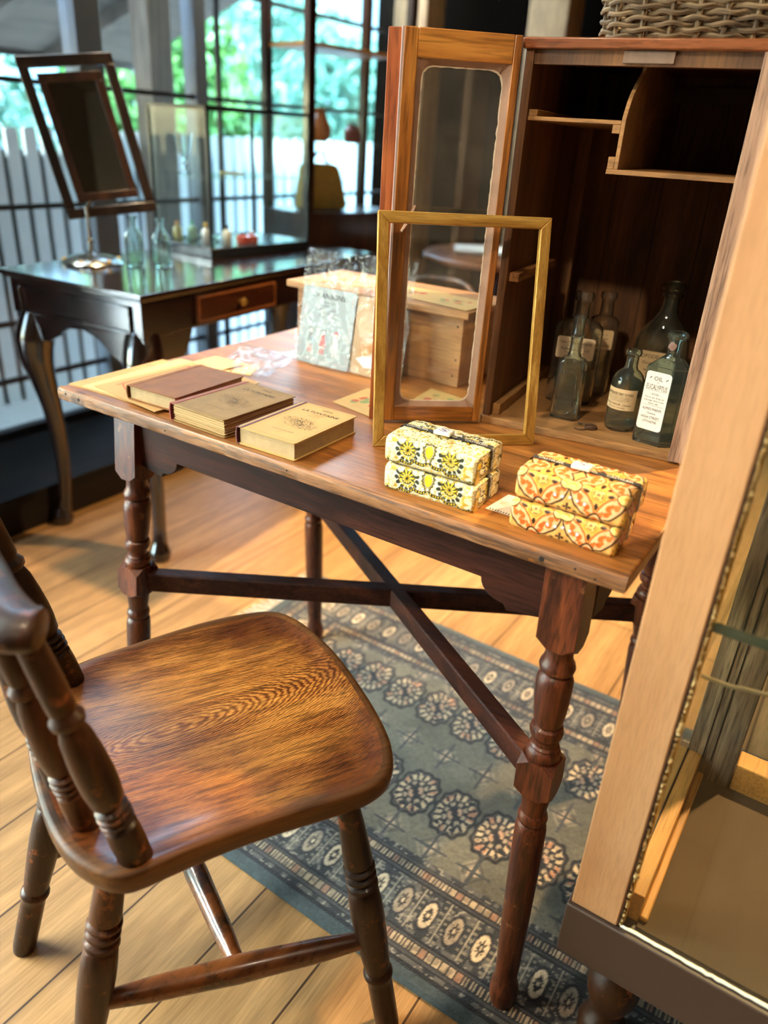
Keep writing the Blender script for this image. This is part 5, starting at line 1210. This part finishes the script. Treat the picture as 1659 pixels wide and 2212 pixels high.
def kids(b, fn, w, h):
    text(b, 'CHANSONS', fn, w / 2, h * .90, .010, w * .7, mi=3)
    for k in range(5): text(b, 'sur le pont on y danse', fn, w / 2, h * (.82 - .045 * k), .003, w * (.62 - .06 * k), mi=3)
    for (x, hd, dress, leg) in ((.24, 3, 3, 1), (.48, 3, 1, 1), (.72, 1, 2, 2)):
        cx = w * x; zb = h * .16
        lathe(b, [(.0048, 0), (.0048, .0002)], 14, frame_of(fn(cx, zb + .040), fn(cx, zb + .040) + Vector((0, -1, .2))), mi=hd)
        lathe(b, [(.0030, 0), (.0030, .0003)], 12, frame_of(fn(cx, zb + .039), fn(cx, zb + .039) + Vector((0, -1, .2))), mi=2)
        for q in range(5): strip(b, fn, cx - .004 - .0008 * q, cx + .004 + .0008 * q, zb + .031 - .0045 * q, zb + .034 - .0045 * q, mi=dress)
        for s in (-1, 1): strip(b, fn, cx + s * .003 - .0012, cx + s * .003 + .0012, zb - .002, zb + .011, mi=leg)
    r = random.Random(5)
    for k in range(150):
        e = r.random(); x, z = (r.choice((.05, .95)) * w, r.uniform(.04, .96) * h) if e < .6 else (r.uniform(.04, .96) * w, .05 * h)
        x += r.uniform(-.003, .003); strip(b, fn, x, x + r.uniform(.001, .003), z, z + .001, mi=4)
stand_card('bagged_postcard', 'clear-bagged grey postcard with three children in red and black, leaning on the pine box', -.947, -.822, 1.150, .145, math.radians(10), [M_PC, plain('bright_red_ink', srgb(214, 60, 50), .6), plain('pale_ink', srgb(226, 220, 206), .6), M_INK, plain('pinkish_ink', srgb(214, 160, 148), .7)], kids, (-.955, -.815, .212))
def goose(b, fn, w, h):
    r = random.Random(8)
    for k in range(60): strip(b, fn, w * r.uniform(.1, .5), w * r.uniform(.5, .9), h * (.25 + .003 * k), h * (.25 + .003 * k) + .0005, mi=2 if k % 3 else 1)
    P = [(.1, .2), (.5, .32), (.9, .4), (.9, .25), (.6, .12), (.3, .1)]
    b.faces.new([b.verts.new(fn(w * x, h * z)) for x, z in P]).material_index = 3
    text(b, 'bon souvenir', fn, w / 2, h * .06, .004, w * .7, mi=2)
stand_card('bagged_postcard', 'second bagged card in warm cream tones, behind the door\'s red-brown edge', -.818, -.715, 1.153, .142, math.radians(9), [plain('warm_card', srgb(180, 148, 108), .6, noise=.08), M_REDINK, plain('ochre_ink', srgb(206, 158, 70), .7), M_WPAPER], goose, (-.825, -.700, .215))

# ------------------------------------------------------------------ showcase at the right edge
SX0, SX1, SY0, SY1 = -.116, .62, .688, 1.075
SHC = thing('glass_showcase', 'large glass showcase on a dark plinth with a pale front post, at the right', 'display case', (.25, .88, 0))
obj('plinth', bx(BM(), SX0 - .004, SX1, SY0 - .006, SY1, .212, .300), M_PLINTH, SHC, bevel=.002)
obj('case_floor', bx(BM(), SX0 + .0785, SX1 - .02, SY0 + .012, SY1 - .02, .300, .304), plain('grey_brown_felt', srgb(74, 58, 40), .9, noise=.12, nscale=5), SHC)
obj('corner_post', bx(BM(), SX0, SX0 + .0585, SY0, SY0 + .020, .300, 1.6), M_BEECH, SHC, bevel=.002)['label'] = 'broad pale beech front post'
obj('corner_post', bx(BM(), SX0 + .056, SX0 + .124, SY1 - .070, SY1 - .020, .300, 1.6), M_WEATH, SHC, bevel=.002)['label'] = 'weathered grey-brown rear post'
b = BM()
for x in (.078, .090): bx(b, SX0 + x, SX0 + x + .002, SY1 - .0706, SY1 - .0699, .34, 1.6)
obj('track_groove', b, M_BLACKM, SHC)
obj('corner_post', bx(BM(), SX1 - .05, SX1, SY0, SY0 + .03, .300, 1.6), M_BEECH, SHC, bevel=.002)
obj('corner_post', bx(BM(), SX1 - .05, SX1, SY1 - .05, SY1 - .02, .300, 1.6), M_WEATH, SHC, bevel=.002)
b = BM(); bx(b, SX0 + .030, SX0 + .078, SY0 + .021, SY1 - .07, .300, .345); obj('side_rail', b, M_LIGHTW, SHC, bevel=.0015)
obj('side_rail', bx(BM(), SX0 + .056, SX0 + .0585, SY0 + .022, SY1 - .07, .3451, .3457), M_BLACKM, SHC)
obj('rail_moulding', bx(BM(), SX0 + .078, SX0 + .088, SY0 + .022, SY1 - .045, .3041, .312), M_LIGHTW, SHC, bevel=.002)
b = BM(); bx(b, SX0 + .125, SX1 - .05, SY1 - .068, SY1 - .030, .300, .350); obj('back_rail', b, M_LIGHTW, SHC, bevel=.002)
b = BM(); bx(b, SX0 + .0560, SX0 + .0580, SY0 + .021, SY1 - .07, .346, 1.58); obj('side_glass', b, M_CASEPANE, SHC)
b = BM(); bx(b, SX0 + .063, SX1 - .03, SY0 + .003, SY0 + .006, .303, 1.58); obj('front_glass', b, M_CASEPANE, SHC)
# putty beads in the front rebate: rough line beside the post and along the sill
b = BM(); P = [Vector((SX0 + .0620 + .0006 * rng.normal(), SY0 + .004 + .0004 * rng.normal(), .302 + .0042 * k)) for k in range(300)]
tube(b, P, [.0012 + .0011 * abs(rng.normal()) * (1 if k < 90 else .4) for k in range(300)], 7); obj('putty_bead', b, plain('yellow_putty', srgb(206, 178, 122), .5, noise=.2), SHC, sharp=90)
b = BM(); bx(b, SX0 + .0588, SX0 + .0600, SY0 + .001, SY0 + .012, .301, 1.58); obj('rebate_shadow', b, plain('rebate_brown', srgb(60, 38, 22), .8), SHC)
b = BM(); bx(b, SX0 + .0612, SX0 + .0650, SY0 + .007, SY0 + .016, .303, 1.58); obj('brass_channel', b, M_BRASS, SHC)
b = BM(); P = [Vector((SX0 + .062 + .006 * k, SY0 + .0035 + .0005 * rng.normal(), .3025)) for k in range(110)]
tube(b, P, [.0020 + .0006 * rng.random() for k in range(110)], 7); obj('sill_bead', b, plain('white_sealant', srgb(232, 226, 206), .5, noise=.05), SHC, sharp=90)
obj('glass_shelf', bx(BM(), SX0 + .064, SX1 - .05, SY0 + .010, SY1 - .06, .738, .746), M_CASEPANE, SHC)
obj('shelf_edge', bx(BM(), SX0 + .064, SX1 - .05, SY0 + .0065, SY0 + .010, .737, .747), plain('green_glass_edge', srgb(46, 56, 48), .15, noise=.1, coat=1), SHC)['label'] = 'dark greenish polished edge of the shelf'
obj('wire_rod', tube(BM(), smoothpath([(SX0 + .066, SY0 + .02, .676), (-.02, SY0 + .021, .676), (.0, SY0 + .024, .678), (.1, SY0 + .03, .683), (.5, SY0 + .03, .690)], 6), .0022, 8), M_WIRE, SHC)
b = BM(); bx(b, SX0, SX1, SY0, SY1, 1.6, 1.66); obj('top_frame', b, M_BEECH, SHC, bevel=.003)
TL = [(.030, 0), (.033, .01), (.034, .03), (.028, .045), (.020, .055), (.018, .065), (.026, .08), (.034, .105), (.036, .125), (.032, .145), (.022, .158), (.020, .165), (.027, .172), (.029, .180), (.024, .190), (.030, .200), (.034, .212)]
for (x, y_) in ((-.045, .745), (.56, .745), (-.045, 1.03), (.56, 1.03)):
    zb = .009 if x < .3 else 0
    obj('leg', lathe(BM(), [(r, zb + z * (.212 - zb) / .212) for r, z in TL], 32, Matrix.Translation((x, y_, 0))), M_CHAIR, SHC)
# pale folded linen on a low dark stool beyond the case
LS = thing('low_stool', 'dark stool seen through the showcase, a folded cloth on it', 'stool', (.28, 1.75, 0))
obj('seat', bx(BM(), .08, .50, 1.60, 1.92, .40, .44), M_CHAIR, LS, bevel=.01)
for (x, y_) in ((.12, 1.64), (.46, 1.64), (.12, 1.88), (.46, 1.88)): obj('leg', lathe(BM(), [(.014, 0), (.018, .2), (.014, .40)], 16, Matrix.Translation((x, y_, 0))), M_CHAIR, LS)
b = BM()
for k in range(4): tube(b, smoothpath([(.10, 1.62, .452 + .018 * k), (.22, 1.61, .455 + .018 * k), (.36, 1.62, .452 + .018 * k), (.49, 1.63, .452 + .018 * k)], 5), .05, 10, sx=.2, sy=.18)
bx(b, .10, .49, 1.62, 1.90, .441, .505)
tag(obj('folded_cloth', b, plain('linen', srgb(196, 184, 166), .9, noise=.08, nscale=60), bevel=.008), 'folded off-white linen cloth lying on the stool beyond the showcase', 'cloth')

# ------------------------------------------------------------------ the dark desk by the window
DF = Vector((-1.496, 1.234, 0)); dang = math.radians(4.5)
MK = Matrix.Translation(DF) @ Matrix.Rotation(dang, 4, 'Z')      # local: x to the left is negative, y back
DK = thing('writing_desk', 'glossy black mahogany desk with cabriole legs by the window', 'desk', tuple(DF))
def ogee(bm, x0, x1, y0, y1, z0, z1, M_):
    e = .008; bx(bm, x0, x1, y0, y1, z0 + .007, z1, M_); bx(bm, x0 + e, x1 - e, y0 + e, y1 - e, z0, z0 + .007, M_)
b = BM(); ogee(b, -.525, 0, 0, 1.13, .750, .770, MK); obj('desk_top', b, M_DESKT, DK, bevel=.003, seg=3)
obj('apron', bx(BM(), -.505, -.022, .022, 1.11, .655, .750, MK), M_DESK, DK, bevel=.003)
b = BM()
for (x0, x1, z0, z1) in ((-.46, -.065, .727, .733), (-.46, -.065, .664, .670), (-.466, -.460, .664, .733), (-.065, -.059, .664, .733)): bx(b, x0, x1, .014, .023, z0, z1, MK)
obj('panel_moulding', b, M_DESK, DK, bevel=.002)
# shaped skirt beneath the near end
P = [(-.50, .66), (-.50, .60), (-.44, .585), (-.38, .592), (-.34, .615), (-.30, .640), (-.24, .645), (-.19, .630), (-.15, .60), (-.09, .570), (-.024, .560), (-.024, .66)]
Mk2 = MK @ Matrix(((1, 0, 0, 0), (0, 0, 1, .024), (0, 1, 0, 0), (0, 0, 0, 1)))
obj('skirt', prism(BM(), P, 0, .018, Mk2), M_DESK, DK, bevel=.002)
P = [(.025, .66), (.025, .56), (.06, .555), (.13, .565), (.175, .60), (.20, .655)]
Mk3 = MK @ Matrix(((0, 0, 1, -.040), (1, 0, 0, 0), (0, 1, 0, 0), (0, 0, 0, 1)))
obj('skirt', prism(BM(), P, 0, .018, Mk3), M_DESK, DK, bevel=.002)
dr = obj('drawer', bx(BM(), -.030, -.012, .205, .560, .664, .742, MK), wood('drawer_mahogany', srgb(34, 14, 8), srgb(58, 26, 14), srgb(82, 40, 20), 1, fine=200, band=14, rough=.2, coat=.6), DK, bevel=.002)
def under(par, nm, bm, m, **k): o = obj(nm, bm, m, None, **k); o.data.transform(Matrix.Translation(-Vector(par['_w']))); o.parent = par; return o
b = BM()
for (y0, y1, z0, z1) in ((.212, .553, .732, .737), (.212, .553, .669, .674), (.212, .217, .669, .737), (.548, .553, .669, .737)): bx(b, -.013, -.009, y0, y1, z0, z1, MK)
under(dr, 'cockbead', b, wood('bead_wood', srgb(90, 48, 24), srgb(130, 74, 38), srgb(150, 92, 50), 1, rough=.3), bevel=.001)
under(dr, 'knob', lathe(BM(), [(.006, 0), (.004, .006), (.010, .012), (.012, .016), (.008, .022)], 20, MK @ Matrix.Translation((-.012, .385, .703)) @ Matrix.Rotation(PI / 2, 4, 'Y')), M_BRASS)
def cabriole(x, y_, ox, oy):
    # centre line bulges outward at the knee, comes in at the ankle and out again at the foot
    zs = [.66, .62, .58, .53, .47, .38, .28, .18, .10, .055, .025, .004]
    of = [0, .010, .020, .022, .014, .002, -.006, -.006, .000, .008, .014, .014]
    rr = [.044, .050, .052, .046, .036, .028, .023, .020, .019, .022, .032, .028]
    pts = [MK @ Vector((x + ox * o_, y_ + oy * o_, z)) for z, o_ in zip(zs, of)]
    ps = smoothpath(pts, 5); rs = np.interp(np.linspace(0, len(rr) - 1, len(ps)), range(len(rr)), rr)
    return tube(BM(), ps, list(rs), 20, up=(0, 1, 0))
for (x, y_, ox, oy) in ((-.065, .062, .5, -.9), (-.455, .062, -.5, -.9), (-.065, 1.04, .5, .9), (-.370, 1.04, -.2, .9)):
    obj('leg', cabriole(x, y_, ox, oy), M_DESK, DK)
# mirror on its chrome stand
DZ = .7705
MS = thing('table_mirror', 'tilted dressing mirror in a dark brown frame on a chrome stand, on the desk', 'mirror', (-1.945, 1.444, DZ))
m0 = Vector((-1.945, 1.444, DZ))
obj('base', lathe(BM(), [(.084, 0), (.086, .004), (.076, .012), (.050, .022), (.020, .026), (.009, .034)], 40, Matrix.Translation(m0)), M_STEEL, MS)
obj('stem', lathe(BM(), [(.007, .033), (.006, .05), (.011, .056), (.011, .062), (.006, .068), (.005, .12), (.008, .15)], 24, Matrix.Translation(m0)), M_STEEL, MS)
b = BM()
for k in range(6):
    a = 2 * PI * k / 6; bmesh.ops.create_icosphere(b, subdivisions=2, radius=.007, matrix=Matrix.Translation(m0 + Vector((.074 * math.cos(a), .074 * math.sin(a), .010))))
obj('stud', b, M_BRASS, MS)
c0, c1, c2, c3 = [Vector(p) for p in ((-2.066, 1.386, 1.287), (-1.919, 1.584, 1.297), (-1.858, 1.590, .920), (-1.996, 1.397, .872))]
mu = ((c1 - c0) + (c2 - c3)).normalized(); mv = ((c0 - c3) + (c1 - c2)); mh = mv.length / 2; mv = (mv - mu * mv.dot(mu)).normalized(); mn = mu.cross(mv)
mc = (c0 + c1 + c2 + c3) / 4; mw = ((c1 - c0).length + (c2 - c3).length) / 2
MM = Matrix(((mu.x, mv.x, mn.x, mc.x), (mu.y, mv.y, mn.y, mc.y), (mu.z, mv.z, mn.z, mc.z), (0, 0, 0, 1)))
sk = .12    # the frame hangs a little askew
MM = MM @ Matrix(((1, -.10, 0, 0), (0, 1, 0, 0), (0, 0, 1, 0), (0, 0, 0, 1)))
def rectring(x, y_, w, z0, z1):
    b = BM()
    for (a0, a1, b0, b1) in ((-x, x, -y_, -y_ + w), (-x, x, y_ - w, y_), (-x, -x + w, -y_ + w, y_ - w), (x - w, x, -y_ + w, y_ - w)): bx(b, a0, a1, b0, b1, z0, z1, MM)
    return b
hw, hh_ = mw / 2, mh / 2
M_MFR = wood('mirror_frame_wood', srgb(26, 17, 13), srgb(46, 31, 23), srgb(66, 46, 32), 2, fine=160, band=16, rough=.35, coat=.3)
obj('outer_frame', rectring(hw, hh_, .027, -.012, .012), M_MFR, MS, bevel=.003)
obj('bevelled_border', bx(BM(), -hw + .026, hw - .026, -hh_ + .026, hh_ - .026, .000, .003, MM), M_VPANE, MS)
obj('inner_frame', rectring(hw - .040, hh_ - .042, .022, .004, .012), wood('inner_frame_wood', srgb(44, 24, 15), srgb(68, 38, 22), srgb(86, 52, 32), 2, rough=.4), MS, bevel=.002)
obj('mirror_glass', bx(BM(), -hw + .058, hw - .058, -hh_ + .060, hh_ - .060, .004, .0062, MM), plain('mirror_dark', srgb(150, 156, 156), .02, metal=1, noise=0, bump=0), MS)
obj('bracket', tube(BM(), [m0 + Vector((0, 0, .145)), mc - mn * .014 - mv * mh * .30, mc - mn * .014], [.006, .006, .006], 8), M_STEEL, MS)
# two carafes
gd = 'pale green glass bottles beside the mirror'
for (x, y_, h, lb) in ((-1.838, 1.510, .135, 'left one of two ribbed pale green glass bottles beside the mirror stand'), (-1.785, 1.562, .130, 'right one of two ribbed pale green glass bottles beside the mirror stand')):
    t = thing('glass_carafe', lb, 'bottle', (x, y_, DZ), gd)
    obj('body', bottle_mesh([(.024, 0), (.026, .003), (.026, h * .5), (.024, h * .62), (.014, h * .74), (.010, h * .80), (.010, h * .93), (.014, h * .96), (.014, h)], .002, Matrix.Translation((x, y_, DZ)), seg=36), M_AQUA, t)
    b = BM()
    for k in range(10):
        a = 2 * PI * k / 10; tube(b, [Vector((x + .0262 * math.cos(a), y_ + .0262 * math.sin(a), DZ + z)) for z in (.006, .03, h * .5)], .0013, 6)
    obj('rib', b, M_CLEAR, t)
# glass vitrine and its contents
V0 = Vector((-1.800, 1.773, DZ)); V1 = Vector((-2.085, 1.800, DZ)); V2 = Vector((-1.942, 2.225, DZ))
va = (V1 - V0).normalized(); vl = (V1 - V0).length; vb = (V2 - V0); vb = (vb - va * vb.dot(va)); vd = vb.length; vb = vb.normalized()
MV = Matrix(((va.x, vb.x, 0, V0.x), (va.y, vb.y, 0, V0.y), (0, 0, 1, DZ), (0, 0, 0, 1)))
VT = thing('glass_vitrine', 'tabletop glass vitrine with a thin black frame, on the dark desk', 'display case', tuple(V0))
VH = .425
obj('base', bx(BM(), 0, vl, 0, vd, 0, .030, MV), plain('blue_black_base', srgb(36, 40, 48), .25, noise=.1, coat=.6), VT, bevel=.003)
b = BM(); w = .009
for (x, y_) in ((0, 0), (vl - w, 0), (0, vd - w), (vl - w, vd - w)): bx(b, x, x + w, y_, y_ + w, .03, VH, MV)
for z in (VH - w,):
    bx(b, 0, vl, 0, w, z, VH, MV); bx(b, 0, vl, vd - w, vd, z, VH, MV); bx(b, 0, w, 0, vd, z, VH, MV); bx(b, vl - w, vl, 0, vd, z, VH, MV)
obj('frame', b, M_BLACKM, VT)
for (x0, x1, y0, y1) in ((w, vl - w, .003, .006), (w, vl - w, vd - .006, vd - .003), (.003, .006, w, vd - w), (vl - .006, vl - .003, w, vd - w)):
    obj('glass_side', bx(BM(), x0, x1, y0, y1, .03, VH - w, MV), M_VPANE, VT)
obj('glass_top', bx(BM(), w, vl - w, w, vd - w, VH - .006, VH - .003, MV), M_VPANE, VT)
sh = obj('glass_shelf', bx(BM(), .008, vl - .008, .008, vd - .008, .226, .231, MV), M_VPANE, VT)
def vp(x, y_, z=.0302): return MV @ Vector((x, y_, z))
p = vp(.205, .075, .2315)
tg_ = thing('glass_goblet', 'stemmed crystal goblet on the shelf inside the glass vitrine', 'glass', tuple(p))
obj('bowl', bottle_mesh([(.006, .046), (.014, .054), (.021, .070), (.026, .100), (.029, .118)], .0018, Matrix.Translation(p), seg=36), M_CLEAR, tg_)
obj('stem', lathe(BM(), [(.026, 0), (.025, .002), (.006, .006), (.005, .018), (.009, .022), (.009, .028), (.005, .032), (.005, .040), (.008, .0462)], 28, Matrix.Translation(p)), M_CLEAR, tg_)
p = vp(.15, .22, .2315); b = BM()
for k in range(34): a = 2 * PI * k / 34; bmesh.ops.create_icosphere(b, subdivisions=1, radius=.0042, matrix=Matrix.Translation(p + Vector((.042 * math.cos(a), .030 * math.sin(a), .0045))))
tag(obj('bead_necklace', b, plain('gold_beads', srgb(206, 178, 110), .3, metal=.5, noise=.1), org=tuple(p)), 'gold bead necklace lying on the vitrine shelf beside the goblet', 'necklace')
gp2 = 'small perfume bottles in the vitrine'
for i, (x, y_, h, colr, capc, lb) in enumerate(((.235, .055, .055, (230, 200, 110), (236, 150, 40), 'tiny perfume bottle with an orange stopper, leftmost in the vitrine'), (.205, .090, .060, (190, 225, 190), (70, 150, 80), 'tiny pale green perfume bottle with a green stopper'), (.110, .070, .062, (236, 226, 226), (226, 178, 60), 'tiny clear perfume bottle with a gold stopper near the vitrine corner post'), (.060, .115, .060, (240, 226, 216), (30, 30, 36), 'tiny clear perfume bottle with a black stopper right of the corner post'), (.050, .175, .036, (226, 84, 60), (60, 40, 40), 'squat red perfume bottle at the right in the vitrine'), (.065, .225, .034, (228, 96, 70), (226, 206, 206), 'second squat red perfume bottle, further right in the vitrine'))):
    q = vp(x, y_); t = thing('perfume_bottle', lb, 'bottle', tuple(q), gp2); r_ = .013 if h > .05 else .019
    obj('body', lathe(BM(), [(r_ * .9, 0), (r_, .002), (r_, h * .6), (r_ * .7, h * .7), (r_ * .35, h * .74), (r_ * .35, h * .80)], 20, Matrix.Translation(q), power=4), plain('perfume_glass_%s' % ('amber', 'mint', 'clear', 'pale', 'red', 'coral')[i], srgb(*colr), .1, noise=.05, coat=1), t)
    obj('stopper', lathe(BM(), [(r_ * .4, h * .80), (r_ * .55, h * .84), (r_ * .5, h * .96), (r_ * .2, h)], 16, Matrix.Translation(q)), plain('stopper_%s' % ('orange', 'green', 'gold', 'black', 'brown', 'white')[i], srgb(*capc), .3), t)
q = vp(.165, .10)
tag(obj('curved_dish', tube(BM(), [q + Vector((.055 * math.cos(a), .055 * math.sin(a), .004 + .006 * math.sin(a))) for a in np.linspace(.2, 2.8, 20)], .005, 8), plain('pale_aqua_ceramic', srgb(170, 214, 206), .2, coat=.6), org=tuple(q)), 'small curved pale aqua dish in front of the perfume bottles', 'dish')

# tall display cabinet behind the desk
TC0 = Vector((-2.02, 2.52, 0)); tcu = Vector((.21, .978, 0)).normalized(); tcn = Vector((-tcu.y, tcu.x, 0))
MT = Matrix(((tcu.x, tcn.x, 0, TC0.x), (tcu.y, tcn.y, 0, TC0.y), (0, 0, 1, 0), (0, 0, 0, 1)))
TCB = thing('display_cabinet', 'tall dark brown glazed display cabinet beyond the desk', 'cabinet', tuple(TC0))
tw, td = .56, .30
obj('cabinet_base', bx(BM(), 0, tw, 0, td, .121, .85, MT), M_CASEW, TCB, bevel=.004)
for (x, y_) in ((0, 0), (tw - .035, 0), (0, td - .035), (tw - .035, td - .035)): obj('corner_post', bx(BM(), x, x + .035, y_, y_ + .035, .85, 2.1, MT), M_CASEW, TCB, bevel=.003)
obj('cornice', bx(BM(), -.02, tw + .02, -.02, td + .02, 2.1, 2.2, MT), M_CASEW, TCB, bevel=.006)
for (x0, x1, y0, y1) in ((.035, tw - .035, .01, .013), (.01, .013, .035, td - .035), (.035, tw - .035, td - .013, td - .010)):
    obj('glass_panel', bx(BM(), x0, x1, y0, y1, .86, 2.1, MT), M_VPANE, TCB)
obj('shelf', bx(BM(), .015, tw - .06, .03, td - .03, 1.425, 1.440, MT), wood('orange_shelf_wood', srgb(150, 84, 20), srgb(196, 120, 40), srgb(214, 140, 56), 0, rough=.4), TCB)
obj('shelf', bx(BM(), .015, tw - .015, .03, td - .03, 1.10, 1.107, MT), M_VPANE, TCB)['label'] = 'glass shelf'
q = MT @ Vector((.185, .13, .8505))
bg = thing('yellow_handbag', 'mustard yellow textured handbag standing in the tall display cabinet', 'bag', tuple(q))
b = BM(); P = [(-.11, 0), (.11, 0), (.12, .02), (.07, .16), (.05, .175), (-.07, .18), (-.09, .16), (-.115, .02)]
Mq = Matrix.Translation(q) @ Matrix(((tcu.x, 0, tcn.x, 0), (tcu.y, 0, tcn.y, 0), (0, 1, 0, 0), (0, 0, 0, 1)))
obj('body', prism(b, P, -.03, .05, Mq), plain('mustard_weave', srgb(186, 138, 44), .7, noise=.5, nscale=70, bump=1), bg, bevel=.012, seg=3)
obj('handle', tube(BM(), [Mq @ Vector((x, .17 + .05 * math.sin(PI * (x + .06) / .10), .01)) for x in np.linspace(-.06, .04, 12)], .006, 8), M_CHAIR, bg)
q = MT @ Vector((.18, .15, 1.1075))
tag(obj('orange_vase', lathe(BM(), [(.03, 0), (.045, .02), (.05, .05), (.03, .09), (.02, .11), (.028, .12)], 24, Matrix.Translation(q)), plain('orange_ceramic', srgb(206, 120, 60), .3, coat=.5), org=tuple(q)), 'orange vase on the glass shelf of the tall display cabinet', 'vase')
q = MT @ Vector((.36, .15, 1.1075))
tag(obj('red_jar', lathe(BM(), [(.03, 0), (.036, .01), (.036, .05), (.02, .06), (.024, .07)], 24, Matrix.Translation(q)), plain('dull_red_ceramic', srgb(140, 70, 60), .4), org=tuple(q)), 'dull red jar on the glass shelf of the tall display cabinet', 'jar')

# a round brown table further back, seen through the door glass, and a dark chair behind the desk
RT = thing('round_table', 'brown round table far back, seen through the cabinet door glass', 'table', (-1.42, 3.10, 0))
obj('table_top', lathe(BM(), [(.33, .695), (.34, .70), (.34, .715), (.33, .72)], 48, Matrix.Translation((-1.42, 3.10, 0))), wood('table_brown', srgb(80, 40, 18), srgb(120, 66, 32), srgb(140, 84, 44), 0, rough=.3, coat=.4), RT)
obj('pedestal', lathe(BM(), [(.20, 0), (.19, .03), (.05, .07), (.035, .2), (.05, .4), (.03, .6), (.06, .695)], 24, Matrix.Translation((-1.42, 3.10, 0))), M_CHAIR, RT)
tag(obj('open_magazine', bx(BM(), -.14, .12, -.10, .10, .7205, .735, Matrix.Translation((-1.50, 3.10, 0)) @ Matrix.Rotation(.5, 4, 'Z')), M_WPAPER, bevel=.004, org=(-1.50, 3.10, .7205)), 'stack of white paper on the far round table', 'paper')
BC = thing('bentwood_chair', 'dark bentwood chair behind the desk, its curved back seen above the oak table', 'chair', (-1.98, 2.62, 0))
# stands in the gap between desk and display cabinet
bcx, bcy = -1.42, 2.42
BC.location = (bcx, bcy, 0); BC['_w'] = (bcx, bcy, 0)
obj('seat', lathe(BM(), [(.17, .43), (.19, .435), (.19, .455), (.17, .46)], 36, Matrix.Translation((bcx, bcy, 0))), M_CHAIR, BC)
for a in (.7, 2.3, 3.9, 5.5):
    obj('leg', tube(BM(), [(bcx + .15 * math.cos(a), bcy + .15 * math.sin(a), .43), (bcx + .19 * math.cos(a), bcy + .19 * math.sin(a), 0)], [.016, .011], 12), M_BLACKW if False else M_CHAIR, BC)
obj('back_hoop', tube(BM(), smoothpath([(bcx - .17, bcy + .06, .45), (bcx - .19, bcy + .10, .58), (bcx - .12, bcy + .16, .655), (bcx, bcy + .19, .67), (bcx + .12, bcy + .16, .655), (bcx + .19, bcy + .10, .58), (bcx + .17, bcy + .06, .45)], 6), .012, 10), M_CHAIR, BC)
# edge of an orange stool at the far left
OS = thing('orange_stool', 'corner of a low orange-brown wooden stool at the left edge', 'stool', (-1.78, .62, 0))
q = Vector((-1.78, .80, 0))

for o in list(C.objects):
    if o.name == 'orange_stool': bpy.data.objects.remove(o)
for o in bpy.data.objects:
    if '_w' in o: del o['_w']
    if o.type == 'EMPTY' and o.name.startswith('door') and not o.children: bpy.data.objects.remove(o)
